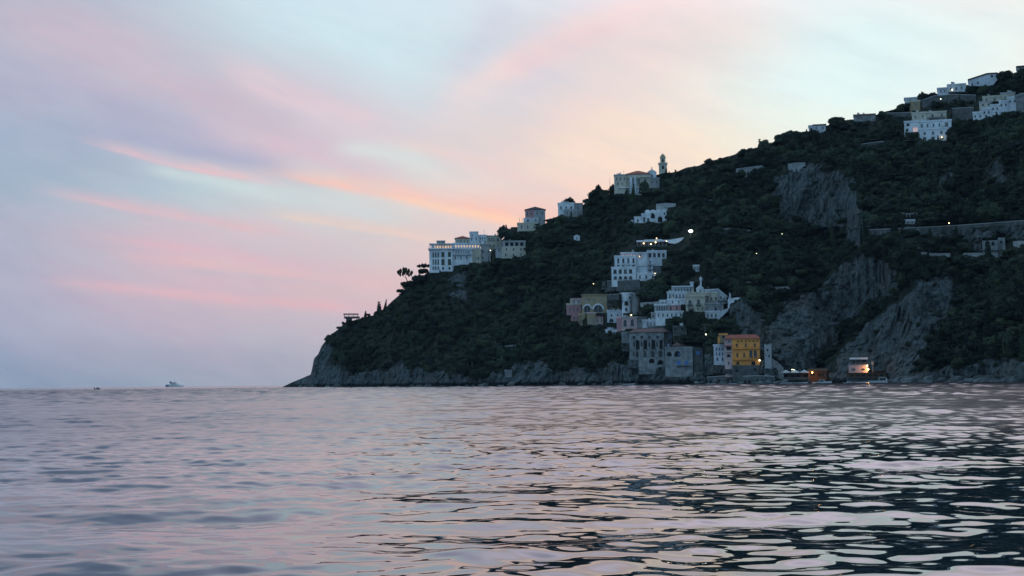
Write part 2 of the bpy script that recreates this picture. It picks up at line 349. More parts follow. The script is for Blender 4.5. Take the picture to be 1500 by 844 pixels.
class House:
    """pixel coordinates of the photograph in, metres out; origin = foot of the front at (cx, ybase)"""
    def __init__(s, name, label, cat, cx, ybase, yaw=0, r=None, dr=0, group=None):
        s.cx, s.yb = cx, ybase
        s.r = (rad(cx, ybase) if r is None else r)+dr
        P = at(cx, ybase, s.r); s.P = P
        a, e = azel(cx, ybase)
        s.dep = (P-Vector((0, 0, H))).dot(fw); s.s = s.dep/F; s.yaw = math.radians(yaw)
        s.o = thing(name, label, cat, P, -float(a)+s.yaw, group)
        s.xk = 1/max(math.cos(s.yaw), 0.3)
    def X(s, px): return (px-s.cx)*s.s*s.xk
    def Z(s, py): return (s.yb-py)*s.s
    def clear(s, x0, x1, yt, yb, cut=True):
        CLEAR.append((x0, x1, yt, yb, s.r))
        if cut: CUTS.append((x0, x1, yt, yb, s.r))
    def block(s, x0, x1, yt, yb, y0=0., dep=7., mat='white', ops=(), sideL=(), sideR=(), roof='flat', roofmat=None, win='glass',
              frame='frame', sill=True, name='wall', eave=0.35, rh=None, found=None, mull=True, rev=0.3, clear=True):
        A, B, z1, z0 = s.X(x0), s.X(x1), s.Z(yt), s.Z(yb); zf = z0 if found == 0 else z0-3.0
        mb = MB()
        O = []
        for o in ops:
            xa, xb, ya, yb_ = o[:4]; k = o[4] if len(o) > 4 else 'rect'; mw = o[5] if len(o) > 5 else win
            O.append((s.X(xa), s.X(xb), s.Z(yb_), s.Z(ya), k, mw))
        facade(mb, lambda x, z, d: (x, y0+d, z), A, B, zf, z1, [o[:5] for o in O], rev)
        def so(lst): return [(s.s*(a-0), s.s*b, s.Z(d), s.Z(c), 'rect') for a, b, c, d in lst]     # side openings: px from the front corner
        SL, SR = so(sideL), so(sideR)
        facade(mb, lambda x, z, d: (A+d, y0+x, z), 0, dep, zf, z1, SL, rev)
        facade(mb, lambda x, z, d: (B-d, y0+x, z), 0, dep, zf, z1, SR, rev)
        mb.add([(A, y0+dep, zf), (B, y0+dep, zf), (B, y0+dep, z1), (A, y0+dep, z1)], [(0, 1, 2, 3)])
        mb.add([(A, y0, z1), (B, y0, z1), (B, y0+dep, z1), (A, y0+dep, z1)], [(0, 1, 2, 3)])
        mb.build(name, MT[mat], s.o)
        for o in O: s.window(o, y0, win=o[5], frame=frame, sill=sill, mull=mull, rev=rev, wallmat=mat)
        for lst, xx, sg in ((SL, A, 1), (SR, B, -1)):
            for o in lst:
                w = MB(); w.box(min(xx+sg*rev, xx+sg*(rev+.04)), max(xx+sg*rev, xx+sg*(rev+.04)), y0+o[0]-.05, y0+o[1]+.05, o[2]-.05, o[3]+.05); w.build('window', MT[win], s.o)
        if roof == 'flat':
            r_ = MB(); t = 0.22
            for q in ((A-t, B+t, y0-t, y0+0.25), (A-t, B+t, y0+dep-0.25, y0+dep+t), (A-t, A+0.25, y0+0.252, y0+dep-0.252), (B-0.25, B+t, y0+0.252, y0+dep-0.252)):
                r_.box(*q, z1-0.15, z1+0.55)
            r_.build('parapet', MT[roofmat or mat], s.o)
            if B-A > 5.5 and yb > 130:
                for q in range(random.choice([1, 1, 2, 3])):
                    w_ = random.uniform(.5, 1.1); X_ = random.uniform(A+.8, B-1.6); Y_ = y0+random.uniform(.6, max(.7, dep*.4)); hh = random.uniform(.9, 1.7); k_ = MB(); k_.box(X_, X_+w_, Y_, Y_+w_*.8, z1+.004, z1+hh); k_.box(X_-.1, X_+w_+.1, Y_-.1, Y_+w_*.8+.1, z1+hh, z1+hh+.14); k_.build('chimney', MT[random.choice(['white', 'grey', 'cream'])], s.o)
                if random.random() < .4:
                    X_ = random.uniform(A+.5, B-.5); k_ = MB(); zt = z1+random.uniform(1.8, 3.2); k_.tube((X_, y0+2, z1), (X_, y0+2, zt), .04, n=5); [k_.tube((X_-.45, y0+2, zt-.2*j_-.05), (X_+.45, y0+2, zt-.2*j_-.05), .022, n=4) for j_ in range(3)]; k_.build('antenna', MT['pole'], s.o)
        elif roof in ('hip', 'gable', 'shed'):
            h = rh*s.s if rh else 2.0; e = eave; r_ = MB(); a, b, c, d = A-e, B+e, y0-e, y0+dep+e; zz = z1+0.003
            if roof == 'hip':
                k = min((b-a), (d-c))/2*0.98; ym = (c+d)/2
                vs = [(a, c, zz), (b, c, zz), (b, d, zz), (a, d, zz), (a+k, ym, zz+h), (b-k, ym, zz+h)] if b-a >= d-c else \
                     [(a, c, zz), (b, c, zz), (b, d, zz), (a, d, zz), ((a+b)/2, c+k, zz+h), ((a+b)/2, d-k, zz+h)]
                fs = [(0, 1, 5, 4), (2, 3, 4, 5), (1, 2, 5), (3, 0, 4)] if b-a >= d-c else [(0, 1, 4), (1, 2, 5, 4), (2, 3, 5), (3, 0, 4, 5)]
                r_.add(vs, fs+[(3, 2, 1, 0)])
            elif roof == 'gable':      # ridge runs away from the bay, gable faces it
                m_ = (a+b)/2
                r_.add([(a, c, zz), (b, c, zz), (m_, c, zz+h), (a, d, zz), (b, d, zz), (m_, d, zz+h)], [(0, 1, 2), (5, 4, 3), (0, 2, 5, 3), (2, 1, 4, 5), (1, 0, 3, 4)])
            else:
                r_.add([(a, c, zz), (b, c, zz), (b, d, zz+h), (a, d, zz+h), (a, c, zz+.25), (b, c, zz+.25), (b, d, zz+h+.25), (a, d, zz+h+.25)],
                       [(0, 1, 2, 3), (7, 6, 5, 4), (0, 4, 5, 1), (1, 5, 6, 2), (2, 6, 7, 3), (3, 7, 4, 0)])
            r_.box(a, b, c-0.02, d, zz-0.3, zz-0.006)
            r_.build('roof', MT[roofmat or 'tile'], s.o)
        if clear: s.clear(x0, x1, yt, yb)
        return s
    def window(s, o, y0, win='glass', frame='frame', sill=True, mull=True, rev=0.3, wallmat='white', parent=None):
        a, b, c, d, k = o[:5]
        if win is None or win == 'open': return
        fr = MB(); f = 0.09
        if mull:
            fr.box(a-.02, a+f, y0+rev-.10, y0+rev-.02, c, d); fr.box(b-f, b+.02, y0+rev-.10, y0+rev-.02, c, d)
            if k != 'arch': fr.box(a+f, b-f, y0+rev-.10, y0+rev-.02, d-f, d)
            fr.box((a+b)/2-.04, (a+b)/2+.04, y0+rev-.10, y0+rev-.02, c, d-f)
        if sill: fr.box(a-.15, b+.15, y0-.14, y0+.05, c-.16, c-.004)
        if not fr.v: fr.box(a, b, y0+rev-.08, y0+rev-.02, c, c+.08)
        w = fr.build('window', MT[frame], s.o)
        p = MB(); p.box(a-.04, b+.04, y0+rev, y0+rev+.05, c-.04, d+.04); p.build('pane', MT[random.choice(GLASSES) if win == 'glass' else win], w)
    def rail(s, x0, x1, ytop, ybot, y0, mat='metal', proj=1.2, slab=True, side=True, n=None, name='balcony'):
        """balcony or terrace edge: slab with balustrade standing on it"""
        A, B, z1, z0 = s.X(x0), s.X(x1), s.Z(ytop), s.Z(ybot); mb = MB(); t = .07
        if slab: mb.box(A, B, y0-proj, y0-.004, z0-.22, z0)
        yy = y0-proj+.08
        mb.box(A, B, yy-t/2, yy+t/2, z1-.09, z1); mb.box(A, B, yy-t/2, yy+t/2, z0+.1, z0+.17)
        k = n or max(3, int((B-A)/.45))
        for i in range(k+1): x = A+.05+(B-A-.1)*i/k; mb.box(x-.035, x+.035, yy-.03, yy+.03, z0, z1-.09)
        if side and proj > .3:
            for x in (A+.04, B-.04):
                mb.box(x-.035, x+.035, yy+.04, y0-.01, z1-.09, z1)
        mb.build(name, MT[mat], s.o)
    def slab(s, x0, x1, yt, yb, y0, y1, mat='white', name='cornice'):
        mb = MB(); mb.box(s.X(x0), s.X(x1), y0, y1, s.Z(yb), s.Z(yt)); mb.build(name, MT[mat], s.o); return s
    def posts(s, xs, yt, yb, y0, w=.35, mat='white', name='column'):
        for x in xs:
            mb = MB(); X_ = s.X(x); mb.box(X_-w/2, X_+w/2, y0, y0+w, s.Z(yb), s.Z(yt)); mb.box(X_-w*.7, X_+w*.7, y0-w*.2, y0+w*1.2, s.Z(yt)-.25, s.Z(yt)-.003)
            mb.build(name, MT[mat], s.o)
    def chimney(s, x, yt, yb, y0, w=.8, mat='white'):
        mb = MB(); X_ = s.X(x); mb.box(X_-w/2, X_+w/2, y0, y0+w, s.Z(yb), s.Z(yt)); mb.box(X_-w*.65, X_+w*.65, y0-w*.15, y0+w*1.15, s.Z(yt), s.Z(yt)+.2); mb.build('chimney', MT[mat], s.o)
    def lamp(s, x, y, y0, mat='lampy', r=.28):
        r *= .68
        mb = MB(); mb.ball((s.X(x), y0-r-.25, s.Z(y)), r); b = mb.build('lamp', MT[mat], s.o)
        br = MB(); br.tube((s.X(x), y0-.02, s.Z(y)+r+.1), (s.X(x), y0-r-.25, s.Z(y)+r+.05), .04); br.build('bracket', MT['metal'], b)
    def mast(s, x, yt, yb, y0, r=.06):
        mb = MB(); X_ = s.X(x); mb.tube((X_, y0, s.Z(yb)), (X_, y0, s.Z(yt)), r); zt = s.Z(yt)
        for k in range(3): mb.tube((X_-.5+.1*k, y0, zt-.25*k-.1), (X_+.5-.1*k, y0, zt-.25*k-.1), .025)
        mb.build('antenna', MT['metal'], s.o)
    def dome(s, x, yb, rpx, hpx, y0, mat='white', name='dome', nu=16):
        mb = MB(); cx, z0, r_, h = s.X(x), s.Z(yb), rpx*s.s, hpx*s.s
        vs = []; nv = 6
        for j in range(nv):
            ph = math.pi/2*j/nv
            for i in range(nu): t = 2*math.pi*i/nu; vs.append((cx+r_*math.cos(ph)*math.cos(t), y0+r_*math.cos(ph)*math.sin(t), z0+h*math.sin(ph)))
        vs.append((cx, y0, z0+h)); fs = [tuple(range(nu-1, -1, -1))]
        for j in range(nv-1):
            for i in range(nu): a = j*nu+i; b = j*nu+(i+1) % nu; fs.append((a, b, b+nu, a+nu))
        for i in range(nu): fs.append(((nv-1)*nu+i, (nv-1)*nu+(i+1) % nu, nv*nu))
        mb.add(vs, fs); mb.build(name, MT[mat], s.o, smooth=False)
def row(x0, x1, n, yt, yb, w, kind='rect', win=None):
    """n openings of width w px, centres spread from x0 to x1"""
    out = []
    for i in range(n):
        c = x0+(x1-x0)*(i/(n-1) if n > 1 else .5); t = (c-w/2, c+w/2, yt, yb, kind)
        out.append(t+((win,) if win else ()))
    return out
def strip(name, label, cat, pts, thick=.7, mat='stone', group=None, dr=-0.5, cope=True, clr=None, found=2.5):
    """retaining wall following the slope; pts = (px, py of foot, height in px)"""
    n = len(pts); xs = np.array([p[0] for p in pts]); k = max(2, int((xs[-1]-xs[0])/6)+1)
    xx = np.linspace(xs[0], xs[-1], k); yy = np.interp(xx, xs, [p[1] for p in pts]); hh = np.interp(xx, xs, [p[2] for p in pts])
    rr = np.array([rad(a, b) for a, b in zip(xx, yy)])+dr
    kk = 5; rr = np.convolve(np.pad(rr, (kk//2, kk//2), 'edge'), np.ones(kk)/kk, 'valid')
    P = [at(a, b, r) for a, b, r in zip(xx, yy, rr)]; o = P[len(P)//2].copy()
    t = thing(name, label, cat, o, 0, group); body = MB(); cop = MB(); V = []; C = []
    for p, h, r in zip(P, hh, rr):
        q = p-o; d = Vector((p.x, p.y, 0)).normalized(); hz = h*r/F
        V.append([q+Vector((0, 0, -found)), q+Vector((0, 0, hz)), q+d*thick+Vector((0, 0, hz)), q+d*thick+Vector((0, 0, -found))])
        C.append([q-d*.15+Vector((0, 0, hz+.004)), q-d*.15+Vector((0, 0, hz+.25)), q+d*(thick+.15)+Vector((0, 0, hz+.25)), q+d*(thick+.15)+Vector((0, 0, hz+.004))])
    for mb, L in ((body, V), (cop, C)):
        vs = [w for c in L for w in c]; fs = []
        for i in range(len(L)-1):
            for j in range(4): a = i*4+j; b = i*4+(j+1) % 4; fs.append((a, b, b+4, a+4))
        fs += [(0, 1, 2, 3), tuple(len(vs)-4+j for j in (3, 2, 1, 0))]; mb.add(vs, fs)
    body.build('wall_face', MT[mat], t)
    if cope: cop.build('coping', MT['grey' if mat in ('stone', 'darkstone') else mat], t)
    for i in range(len(xx)-1):
        if random.random() < (clr if clr is not None else .5 if len(xx) > 12 else (.45 if mat == 'darkstone' else .85)): CLEAR.append((xx[i]-2, xx[i+1]+2, yy[i]-hh[i]+1, yy[i]-1, rr[i]))
    for i in range(len(xx)-1): CUTS.append((xx[i], xx[i+1], yy[i]-hh[i], yy[i]-.5, rr[i]))
    return t
def lamppost(label, px, py, drop=12, mat='lampw', r=.34, cat='street lamp', group=None, side=True, dr=-.8):
    r *= .62; rr = rad(px, py+drop)+dr; P = at(px, py+drop, rr); s = rr/F; hgt = drop*s
    t = thing('street_lamp', label, cat, P, 0, group)
    m1 = MB(); m1.tube((0, 0, -.6), (0, 0, hgt+r*1.3), .055, .04); m1.tube((0, 0, hgt+r*1.3), (0, -.7, hgt+r*1.3), .035); m1.box(-.12, .12, -.12, .12, -.6, .35); m1.build('pole', MT['pole'], t)
    m2 = MB(); m2.ball((0, -.7, hgt), r, r*.8); h = m2.build('lamp_head', MT[mat], t)
    m3 = MB(); m3.tube((0, -.7, hgt+r*.75), (0, -.7, hgt+r*1.3+.05), r*.9, .08); m3.build('lamp_hood', MT['metal'], h)
    CLEAR.append((px-3, px+3, py-3, py+4, rr)); return t
# ------------------------------------------------------------------ hotel on the shoulder of the headland
h = House('clifftop_hotel', 'long white hotel with lit open terrace and round-arched wing on the shoulder of the headland', 'hotel', 672, 392)
h.block(629, 645, 365, 400, .8, 9, 'bright', row(634.8, 642, 3, 369.5, 376.5, 2.3)+row(634.8, 642, 3, 379.5, 387, 2.3)+row(634.8, 642, 3, 390, 394.5, 2.2), roof=None)
h.block(645.05, 663, 365, 398, 0, 9, 'bright', row(649, 658.5, 2, 369, 376, 4.6, 'rect', 'glassgreen')+row(649, 658.5, 2, 379, 388, 4.8, 'arch', 'glassgreen')+row(649, 658.5, 2, 391, 394.5, 3), roof=None, frame='wood')
h.slab(627.5, 664, 363.8, 365, -1.2, 9.5, 'bright', 'terrace_floor')
h.rail(627.8, 664, 360.8, 363.8, -.2, 'white', 1., slab=False)
h.block(632, 664, 357.2, 363.8, 3.2, 6, 'white', row(637, 661, 7, 358.6, 363.2, 2.6, 'rect', 'litwin'), roof=None, found=0, frame='white')
h.slab(629, 664, 355.9, 357.1, 1.2, 9.3, 'white', 'terrace_roof'); h.posts(np.linspace(630, 662, 6), 357.1, 363.8, 1.4, .3, 'white')
h.block(640, 652, 352.5, 355.8, 4, 4, 'grey', row(643, 649, 2, 353.6, 355.4, 2), roof='flat', found=0)
h.block(663.05, 692, 365.4, 388, 1.4, 9, 'bright', row(668.5, 687, 6, 367.6, 370.6, 1.9)+row(667, 684, 3, 374.5, 379.5, 1.8), roof=None)
h.rail(663.2, 691, 369.6, 372.6, 1.4, 'white', 1.3)
h.slab(663, 693, 364.3, 365.3, .2, 10, 'bright', 'terrace_floor'); h.rail(664.3, 692, 361.6, 364.3, 1.1, 'white', .8, slab=False)
h.block(664.05, 704, 356.2, 364.3, 4.4, 6, 'white', row(668, 701, 9, 357.8, 361.6, 2.1, 'rect', 'litwin'), roof='flat', found=0, frame='white')
h.block(692.05, 705, 365.2, 386, 2.4, 9, 'cream', row(699, 703, 1, 376, 380, 1.8), roof='flat')
h.block(705.05, 719, 358, 384, 3.4, 9, 'grey', row(708, 716, 2, 366, 369.5, 2.)+row(707.5, 716, 2, 375, 378.5, 1.8), roof='flat')
h.block(667, 688.5, 347, 356, 6.5, 8, 'cream', row(671, 685, 4, 350, 354, 1.8), roof='hip', roofmat='tile', rh=4.2, found=0)
h.block(699, 714, 345, 352, 13.5, 7, 'cream', (), roof='hip', roofmat='tile', rh=4, found=0)
h.block(688.55, 701, 339, 356, 5.2, 7, 'bright', row(691.5, 698, 2, 346.5, 350.5, 1.8)+row(692, 692, 1, 341.5, 344, 1.6), roof='flat', found=0)
h.block(701.05, 713.2, 343.5, 357, 6.2, 7, 'bright', row(704, 711, 3, 346, 349.5, 2.)+row(704, 711, 2, 351.8, 355, 1.8), roof='flat', found=0)
h.slab(700.6, 714, 349.9, 350.6, 5.6, 6.19, 'bright', 'balcony')
h.block(713.25, 736, 344.5, 366, 7.2, 8, 'cream', row(717.5, 724.5, 3, 347.2, 351.8, 2.1)+row(730, 730, 1, 347.4, 351.8, 2.8)+row(718, 731, 3, 357, 360, 1.8), roof='flat', roofmat='grey')
h.mast(709.7, 335, 343.5, 8); h.mast(696, 336.5, 339, 7); h.lamp(718.8, 366.4, 3.2, 'lampw', .3)
h.rail(664, 700, 353.4, 355.9, 6., 'white', .9, slab=False)

h = House('annex_house', 'pale annex with dark pergola openings on its top floor, right of the long white hotel', 'house', 753, 378)
h.block(735.5, 770.5, 361, 379, 0, 7, 'cream', row(742, 763, 3, 363.6, 367, 2.2)+row(741, 763, 3, 371.6, 375.2, 2.1), roof=None)
h.block(736, 770, 353.8, 360.9, .3, 6, 'grey', row(742.5, 764.5, 4, 355, 360.2, 4.6, 'rect', 'dark'), roof='flat', found=0, sill=False, mull=False, rev=1.2)
h.block(726, 735.4, 363, 378, .6, 5, 'grey', row(731, 731, 1, 364.5, 367.5, 2), roof='flat')

h = House('villa', 'villa with pink tower and dark pyramid roof above cream lower floors near the crest', 'house', 778, 338)
h.block(758, 788, 327.5, 339, 0, 8, 'cream', row(764, 782.5, 3, 330.4, 334.4, 2.), roof='flat')
h.block(767, 788.6, 318.6, 327.4, 2.2, 8, 'white', row(773.5, 785, 2, 320.2, 323.9, 2.6), roof=None, found=0)
h.block(769.5, 783, 306, 318.5, 3, 8, 'pink', row(773, 778.6, 2, 310, 315.2, 2.2), roof=None, found=0)
h.block(783.05, 799, 306, 325, 3, 8, 'grey', row(787, 795, 2, 309.6, 313.6, 1.8)+row(792, 792, 1, 318, 321.5, 2.2), roof=None)
mb = MB(); a_, b_, zz = h.X(768.5), h.X(800), h.Z(305.9); mb.add([(a_, 2.4, zz), (b_, 2.4, zz), (b_, 11.6, zz), (a_, 11.6, zz), ((a_+b_)/2, 7, zz+5.6*h.s)], [(0, 1, 4), (1, 2, 4), (2, 3, 4), (3, 0, 4), (3, 2, 1, 0)]); mb.build('roof', MT['slate'], h.o)
h.posts((761, 765), 319, 327.4, .8, .2, 'cream')
h = House('shed', 'small dark-roofed shed beside the cream lower floors of the pink-towered villa', 'shed', 753, 338.5)
h.block(749.5, 757.6, 333.5, 340, .5, 4, 'darkstone', row(753, 753, 1, 335, 338, 1.5), roof='shed', roofmat='slate', rh=1.6)

h = House('house', 'white flat-roofed house with small rooftop room, next house right of the pink-towered villa', 'house', 833, 312)
h.block(817.5, 841, 298.2, 313, 0, 8, 'bright', row(822, 837, 3, 302, 306.4, 2.4, 'rect'), roof='flat')
h.block(841.05, 853.5, 298.8, 316, .9, 8, 'grey', row(847, 847, 1, 302.5, 306.3, 2.), roof='flat')
h.block(822, 833.5, 294.2, 298.1, 2.6, 4, 'grey', row(828, 828, 1, 295.2, 297.6, 2.), roof=None, found=0)
h.block(826, 846, 309.5, 318, -2.4, 2.3, 'grey', row(831, 843, 3, 311.5, 315, 1.6, 'arch'), roof='flat')
h = House('hut', 'tiny pale hut alone among dark trees below the white flat-roofed house', 'hut', 845, 352)
h.block(840.6, 849.4, 345.6, 353, 0, 3.5, 'bright', row(845, 845, 1, 347.5, 350.5, 1.6), roof='gable', roofmat='white', rh=2, eave=.1)

# ------------------------------------------------------------------ church on the crest
h = House('church', 'pale church with hipped red roof and small white gable with cross on the crest', 'church', 936, 278)
h.block(900, 917.4, 256.6, 276, -1.0, 9, 'cream', row(903.6, 909.4, 2, 259.6, 263.4, 2.2)+row(915, 915, 1, 259.6, 263.4, 2.)+row(905, 912, 2, 267.5, 270.5, 1.6), roof='flat', roofmat='grey')
h.block(917.45, 952, 254.4, 276, .2, 11, 'cream', [(924, 928, 262, 271), (934, 938, 262, 271)]+row(944, 948, 1, 262, 266, 2.5), roof='hip', roofmat='tile', rh=6.6)
h.slab(917.5, 952, 259.2, 260.2, -.5, .19, 'cream', 'cornice')
h.block(922.5, 926.5, 259.8, 276, -1.6, 1.5, 'white', (), roof=None); h.block(929, 932, 259.8, 276, -1.6, 1.5, 'white', (), roof=None)
h.block(949, 961.6, 251.5, 272, 2.2, 6, 'bright', row(955.3, 955.3, 1, 254.5, 259, 2.6, 'arch'), roof='gable', roofmat='white', rh=4.6, eave=.2)
h.block(952.1, 966, 262, 276, .8, 5, 'grey', row(956, 962, 2, 265, 268.5, 1.8), roof='flat')
mb = MB(); X_, Z_ = h.X(955.3), h.Z(247.2); mb.box(X_-.1, X_+.1, 4.9, 5.1, Z_, Z_+1.6); mb.box(X_-.5, X_+.5, 4.9, 5.1, Z_+.85, Z_+1.08); mb.build('cross', MT['slate'], h.o)
h = House('bell_tower', 'slim two-stage stone bell tower with small dome standing right of the red-roofed church', 'bell tower', 971, 252)
h.block(965.3, 977, 240.2, 253, 0, 4.2, 'cream', [(969.6, 972.8, 242.6, 247.8, 'arch', 'dark')], roof=None, sill=False, mull=False)
h.slab(964.4, 977.9, 238.6, 240.1, -.45, 4.65, 'cream')
h.block(967.4, 975, 230.4, 238.5, .7, 2.8, 'cream', [(969.9, 972.5, 232.2, 237.2, 'arch', 'dark')], roof=None, found=0, sill=False, mull=False)
for x_ in (965.6, 976.7):
    mb = MB(); mb.tube((h.X(x_), .1, h.Z(238.6)), (h.X(x_), .1, h.Z(236.4)), .2, .04); mb.build('finial', MT['cream'], h.o)
h.slab(966.8, 975.6, 229.4, 230.3, .4, 3.8, 'cream')
h.dome(971.2, 229.3, 3.6, 4.6, 2.1, 'ochre')
mb = MB(); mb.tube((h.X(971.2), 2.1, h.Z(225)), (h.X(971.2), 2.1, h.Z(222.6)), .14, .04); mb.build('finial', MT['slate'], h.o)
h = House('pavilion', 'low white pavilion with dark open porch just below the red-roofed church', 'pavilion', 922, 285)
h.block(906.5, 917, 276.2, 286, .4, 5, 'white', row(911, 911, 1, 278.8, 282, 2.6), roof=None)
h.block(917.05, 933, 277.6, 286, 0, 5, 'grey', [(918.6, 931.6, 279, 283.6, 'rect', 'dark')], roof=None, sill=False, mull=False, rev=1.5)
h.block(933.05, 939.4, 275.6, 286, .2, 5, 'white', row(936.5, 936.5, 1, 278, 281.5, 1.8), roof=None)
h.slab(906, 940, 274.6, 275.5, -.4, 6, 'bright', 'roof')

# ------------------------------------------------------------------ arched villa on the slope below the church
h = House('terraced_villa', 'bright white villa of stepped arched terraces in dark trees halfway below the bell tower', 'house', 952, 326)
h.block(929.5, 940, 318.4, 327, .2, 4, 'bright', row(934.5, 934.5, 1, 320.6, 325, 2.6, 'arch'), roof='flat')
h.block(940.05, 953.6, 313.6, 327, 1.2, 5, 'bright', [(942.2, 945.4, 317.5, 325), (948, 951.4, 319, 325, 'arch')], roof='flat')
h.block(945, 960.9, 307.2, 326, 3.6, 5, 'bright', [(950.5, 959.4, 310.6, 319, 'arch', 'dark')], roof=None, sill=False, mull=False, rev=1.)
h.block(960.95, 976.6, 307.6, 327, 2.2, 6, 'bright', [(963.6, 970.4, 316.6, 325.5, 'arch', 'dark'), (972.4, 974.8, 311, 314.5)], roof=None, sill=False, mull=False, rev=1.)
for x_ in (949, 957, 966, 973):
    h.dome(x_, 307.1, 3.2, 1.7, 5.6, 'bright', 'vault')
strip('retaining_wall', 'grey retaining wall right behind the stepped arched villa', 'wall', [(961, 305, 5.5), (975, 304, 6), (990, 303, 4.5)], mat='grey')
h = House('ruin', 'tiny pale wall stub at the left foot of the stepped arched villa', 'ruin', 926.5, 327.5)
h.block(924.8, 928.2, 323.8, 328, 0, 2, 'white', (), roof='flat')

# ------------------------------------------------------------------ big white hotel in the middle
h = House('cliff_hotel', 'big white cube-shaped hotel with rows of square windows above a stone podium mid slope', 'hotel', 916, 410)
h.block(896, 932, 392.4, 411, 0, 8, 'bright', row(901.2, 923.8, 4, 394.8, 400.4, 4.6)+row(901.4, 923.8, 4, 404.4, 409, 4.8, 'arch'), roof='flat', frame='slate')
h.block(900.6, 932, 375.2, 392.3, 2, 9, 'bright', row(906, 928.3, 4, 378, 384.6, 2.9)+row(906, 928.3, 4, 387.6, 390.4, 3.4, 'arch'), roof='flat', found=0, frame='slate')
for c_ in (906, 913.4, 920.9, 928.3): h.rail(c_-2.6, c_+2.6, 385, 387, 2, 'white', .8)
h.block(909.5, 932, 369.8, 375.1, 4.6, 6, 'palepink', row(913, 929.6, 5, 371, 374.2, 2.4, 'rect', 'litdim'), roof='flat', roofmat='white', found=0, frame='white')
h.block(932.05, 949, 370.6, 402, 2.6, 9, 'white', row(937, 940, 1, 372.6, 375.5, 2.2), roof='flat')
h.slab(932.1, 949, 389.6, 390.1, 2.4, 2.59, 'grey')
h.block(949.05, 977, 367.6, 379.8, 5, 6, 'white', row(952.8, 972.6, 4, 370.2, 376.4, 3.8, 'rect', 'dark'), roof='flat', sill=False, rev=.9)
h.block(949.05, 956.5, 380, 402, 4.2, 5, 'white', row(952.8, 952.8, 1, 382, 386, 3)+row(952.8, 952.8, 1, 388.5, 392.5, 3)+row(952.8, 952.8, 1, 395, 399, 3), roof=None)
for y_ in (386.6, 393, 399.6): h.rail(947.6, 957, y_-1.8, y_, 4.2, 'white', 1.1)
h.block(956.55, 969, 380, 404, 5.6, 4, 'stone', (), roof=None)
h.block(933, 960.5, 401.6, 412, .6, 3.4, 'bright', row(937.4, 956, 3, 403.6, 408.2, 2.6, 'arch'), roof='flat')
h.lamp(937.4, 375.4, 2.4, 'lampo', .18); h.lamp(959.6, 401.2, .4, 'lampy', .2)
strip('podium_wall', 'tall grey-green stone podium wall under the big white cube-shaped hotel', 'wall', [(889, 424, 12), (915, 424, 13), (938, 422, 12)], mat='darkstone', dr=-3.2, found=.8)
h = House('restaurant', 'roofed terrace restaurant with long white wedge-shaped wall and small bright lamps above the cube-shaped hotel', 'restaurant', 968, 361)
mb = MB(); mb.add([(h.X(a), -2.4, h.Z(b)) for a, b in ((976, 353), (1006.8, 348.2), (992, 358.6), (979, 357))]+[(h.X(a), -1.7, h.Z(b)) for a, b in ((976, 353), (1006.8, 348.2), (992, 358.6), (979, 357))],
   [(0, 1, 2, 3), (7, 6, 5, 4), (0, 4, 5, 1), (1, 5, 6, 2), (2, 6, 7, 3), (3, 7, 4, 0)]); mb.build('side_wall', MT['bright'], h.o)
h.slab(932.5, 980, 351.4, 353.6, .6, 5.5, 'bright', 'canopy_roof'); h.slab(944, 970, 350.3, 351.38, 1.2, 5, 'bright', 'roof_kerb')
h.posts(np.linspace(934, 976, 9), 353.6, 360, 1., .22, 'grey')
h.block(934, 978, 353.7, 361, 4.2, 2, 'darkstone', row(938, 974, 7, 355, 359.6, 3.4, 'rect', 'dark'), roof=None, mull=False, sill=False)
h.clear(932, 980, 347, 360); h.clear(979, 1008, 347, 362, cut=False); h.rail(934, 978, 358.4, 360.6, .9, 'metal', .8)
for x_, y_ in ((943, 356), (953.4, 357.2), (960.4, 354.8), (976.8, 353.2)): h.lamp(x_, y_, 1.0, 'lampy', .42)
h.lamp(962, 348.9, 1.1, 'lampy', .34)
P_ = at(1012, 351, rad(1012, 351)-1); t = thing('floodlight', 'very bright white floodlight on a mast at the right end of the wedge-shaped white wall', 'floodlight', P_)
s_ = rad(1012, 351)/F; mb = MB(); mb.tube((0, 0, -1), (0, 0, 11*s_), .12, .08); mb.build('pole', MT['metal'], t); mb = MB(); mb.ball((0, -.15, 12.4*s_), .95, .55); hd = mb.build('lamp_head', MT['lampflood'], t)
mb = MB(); mb.box(-1.0, 1.0, .1, .5, 11*s_, 13.6*s_); mb.build('housing', MT['metal'], hd); CLEAR.append((1005, 1019, 333, 352, 400))

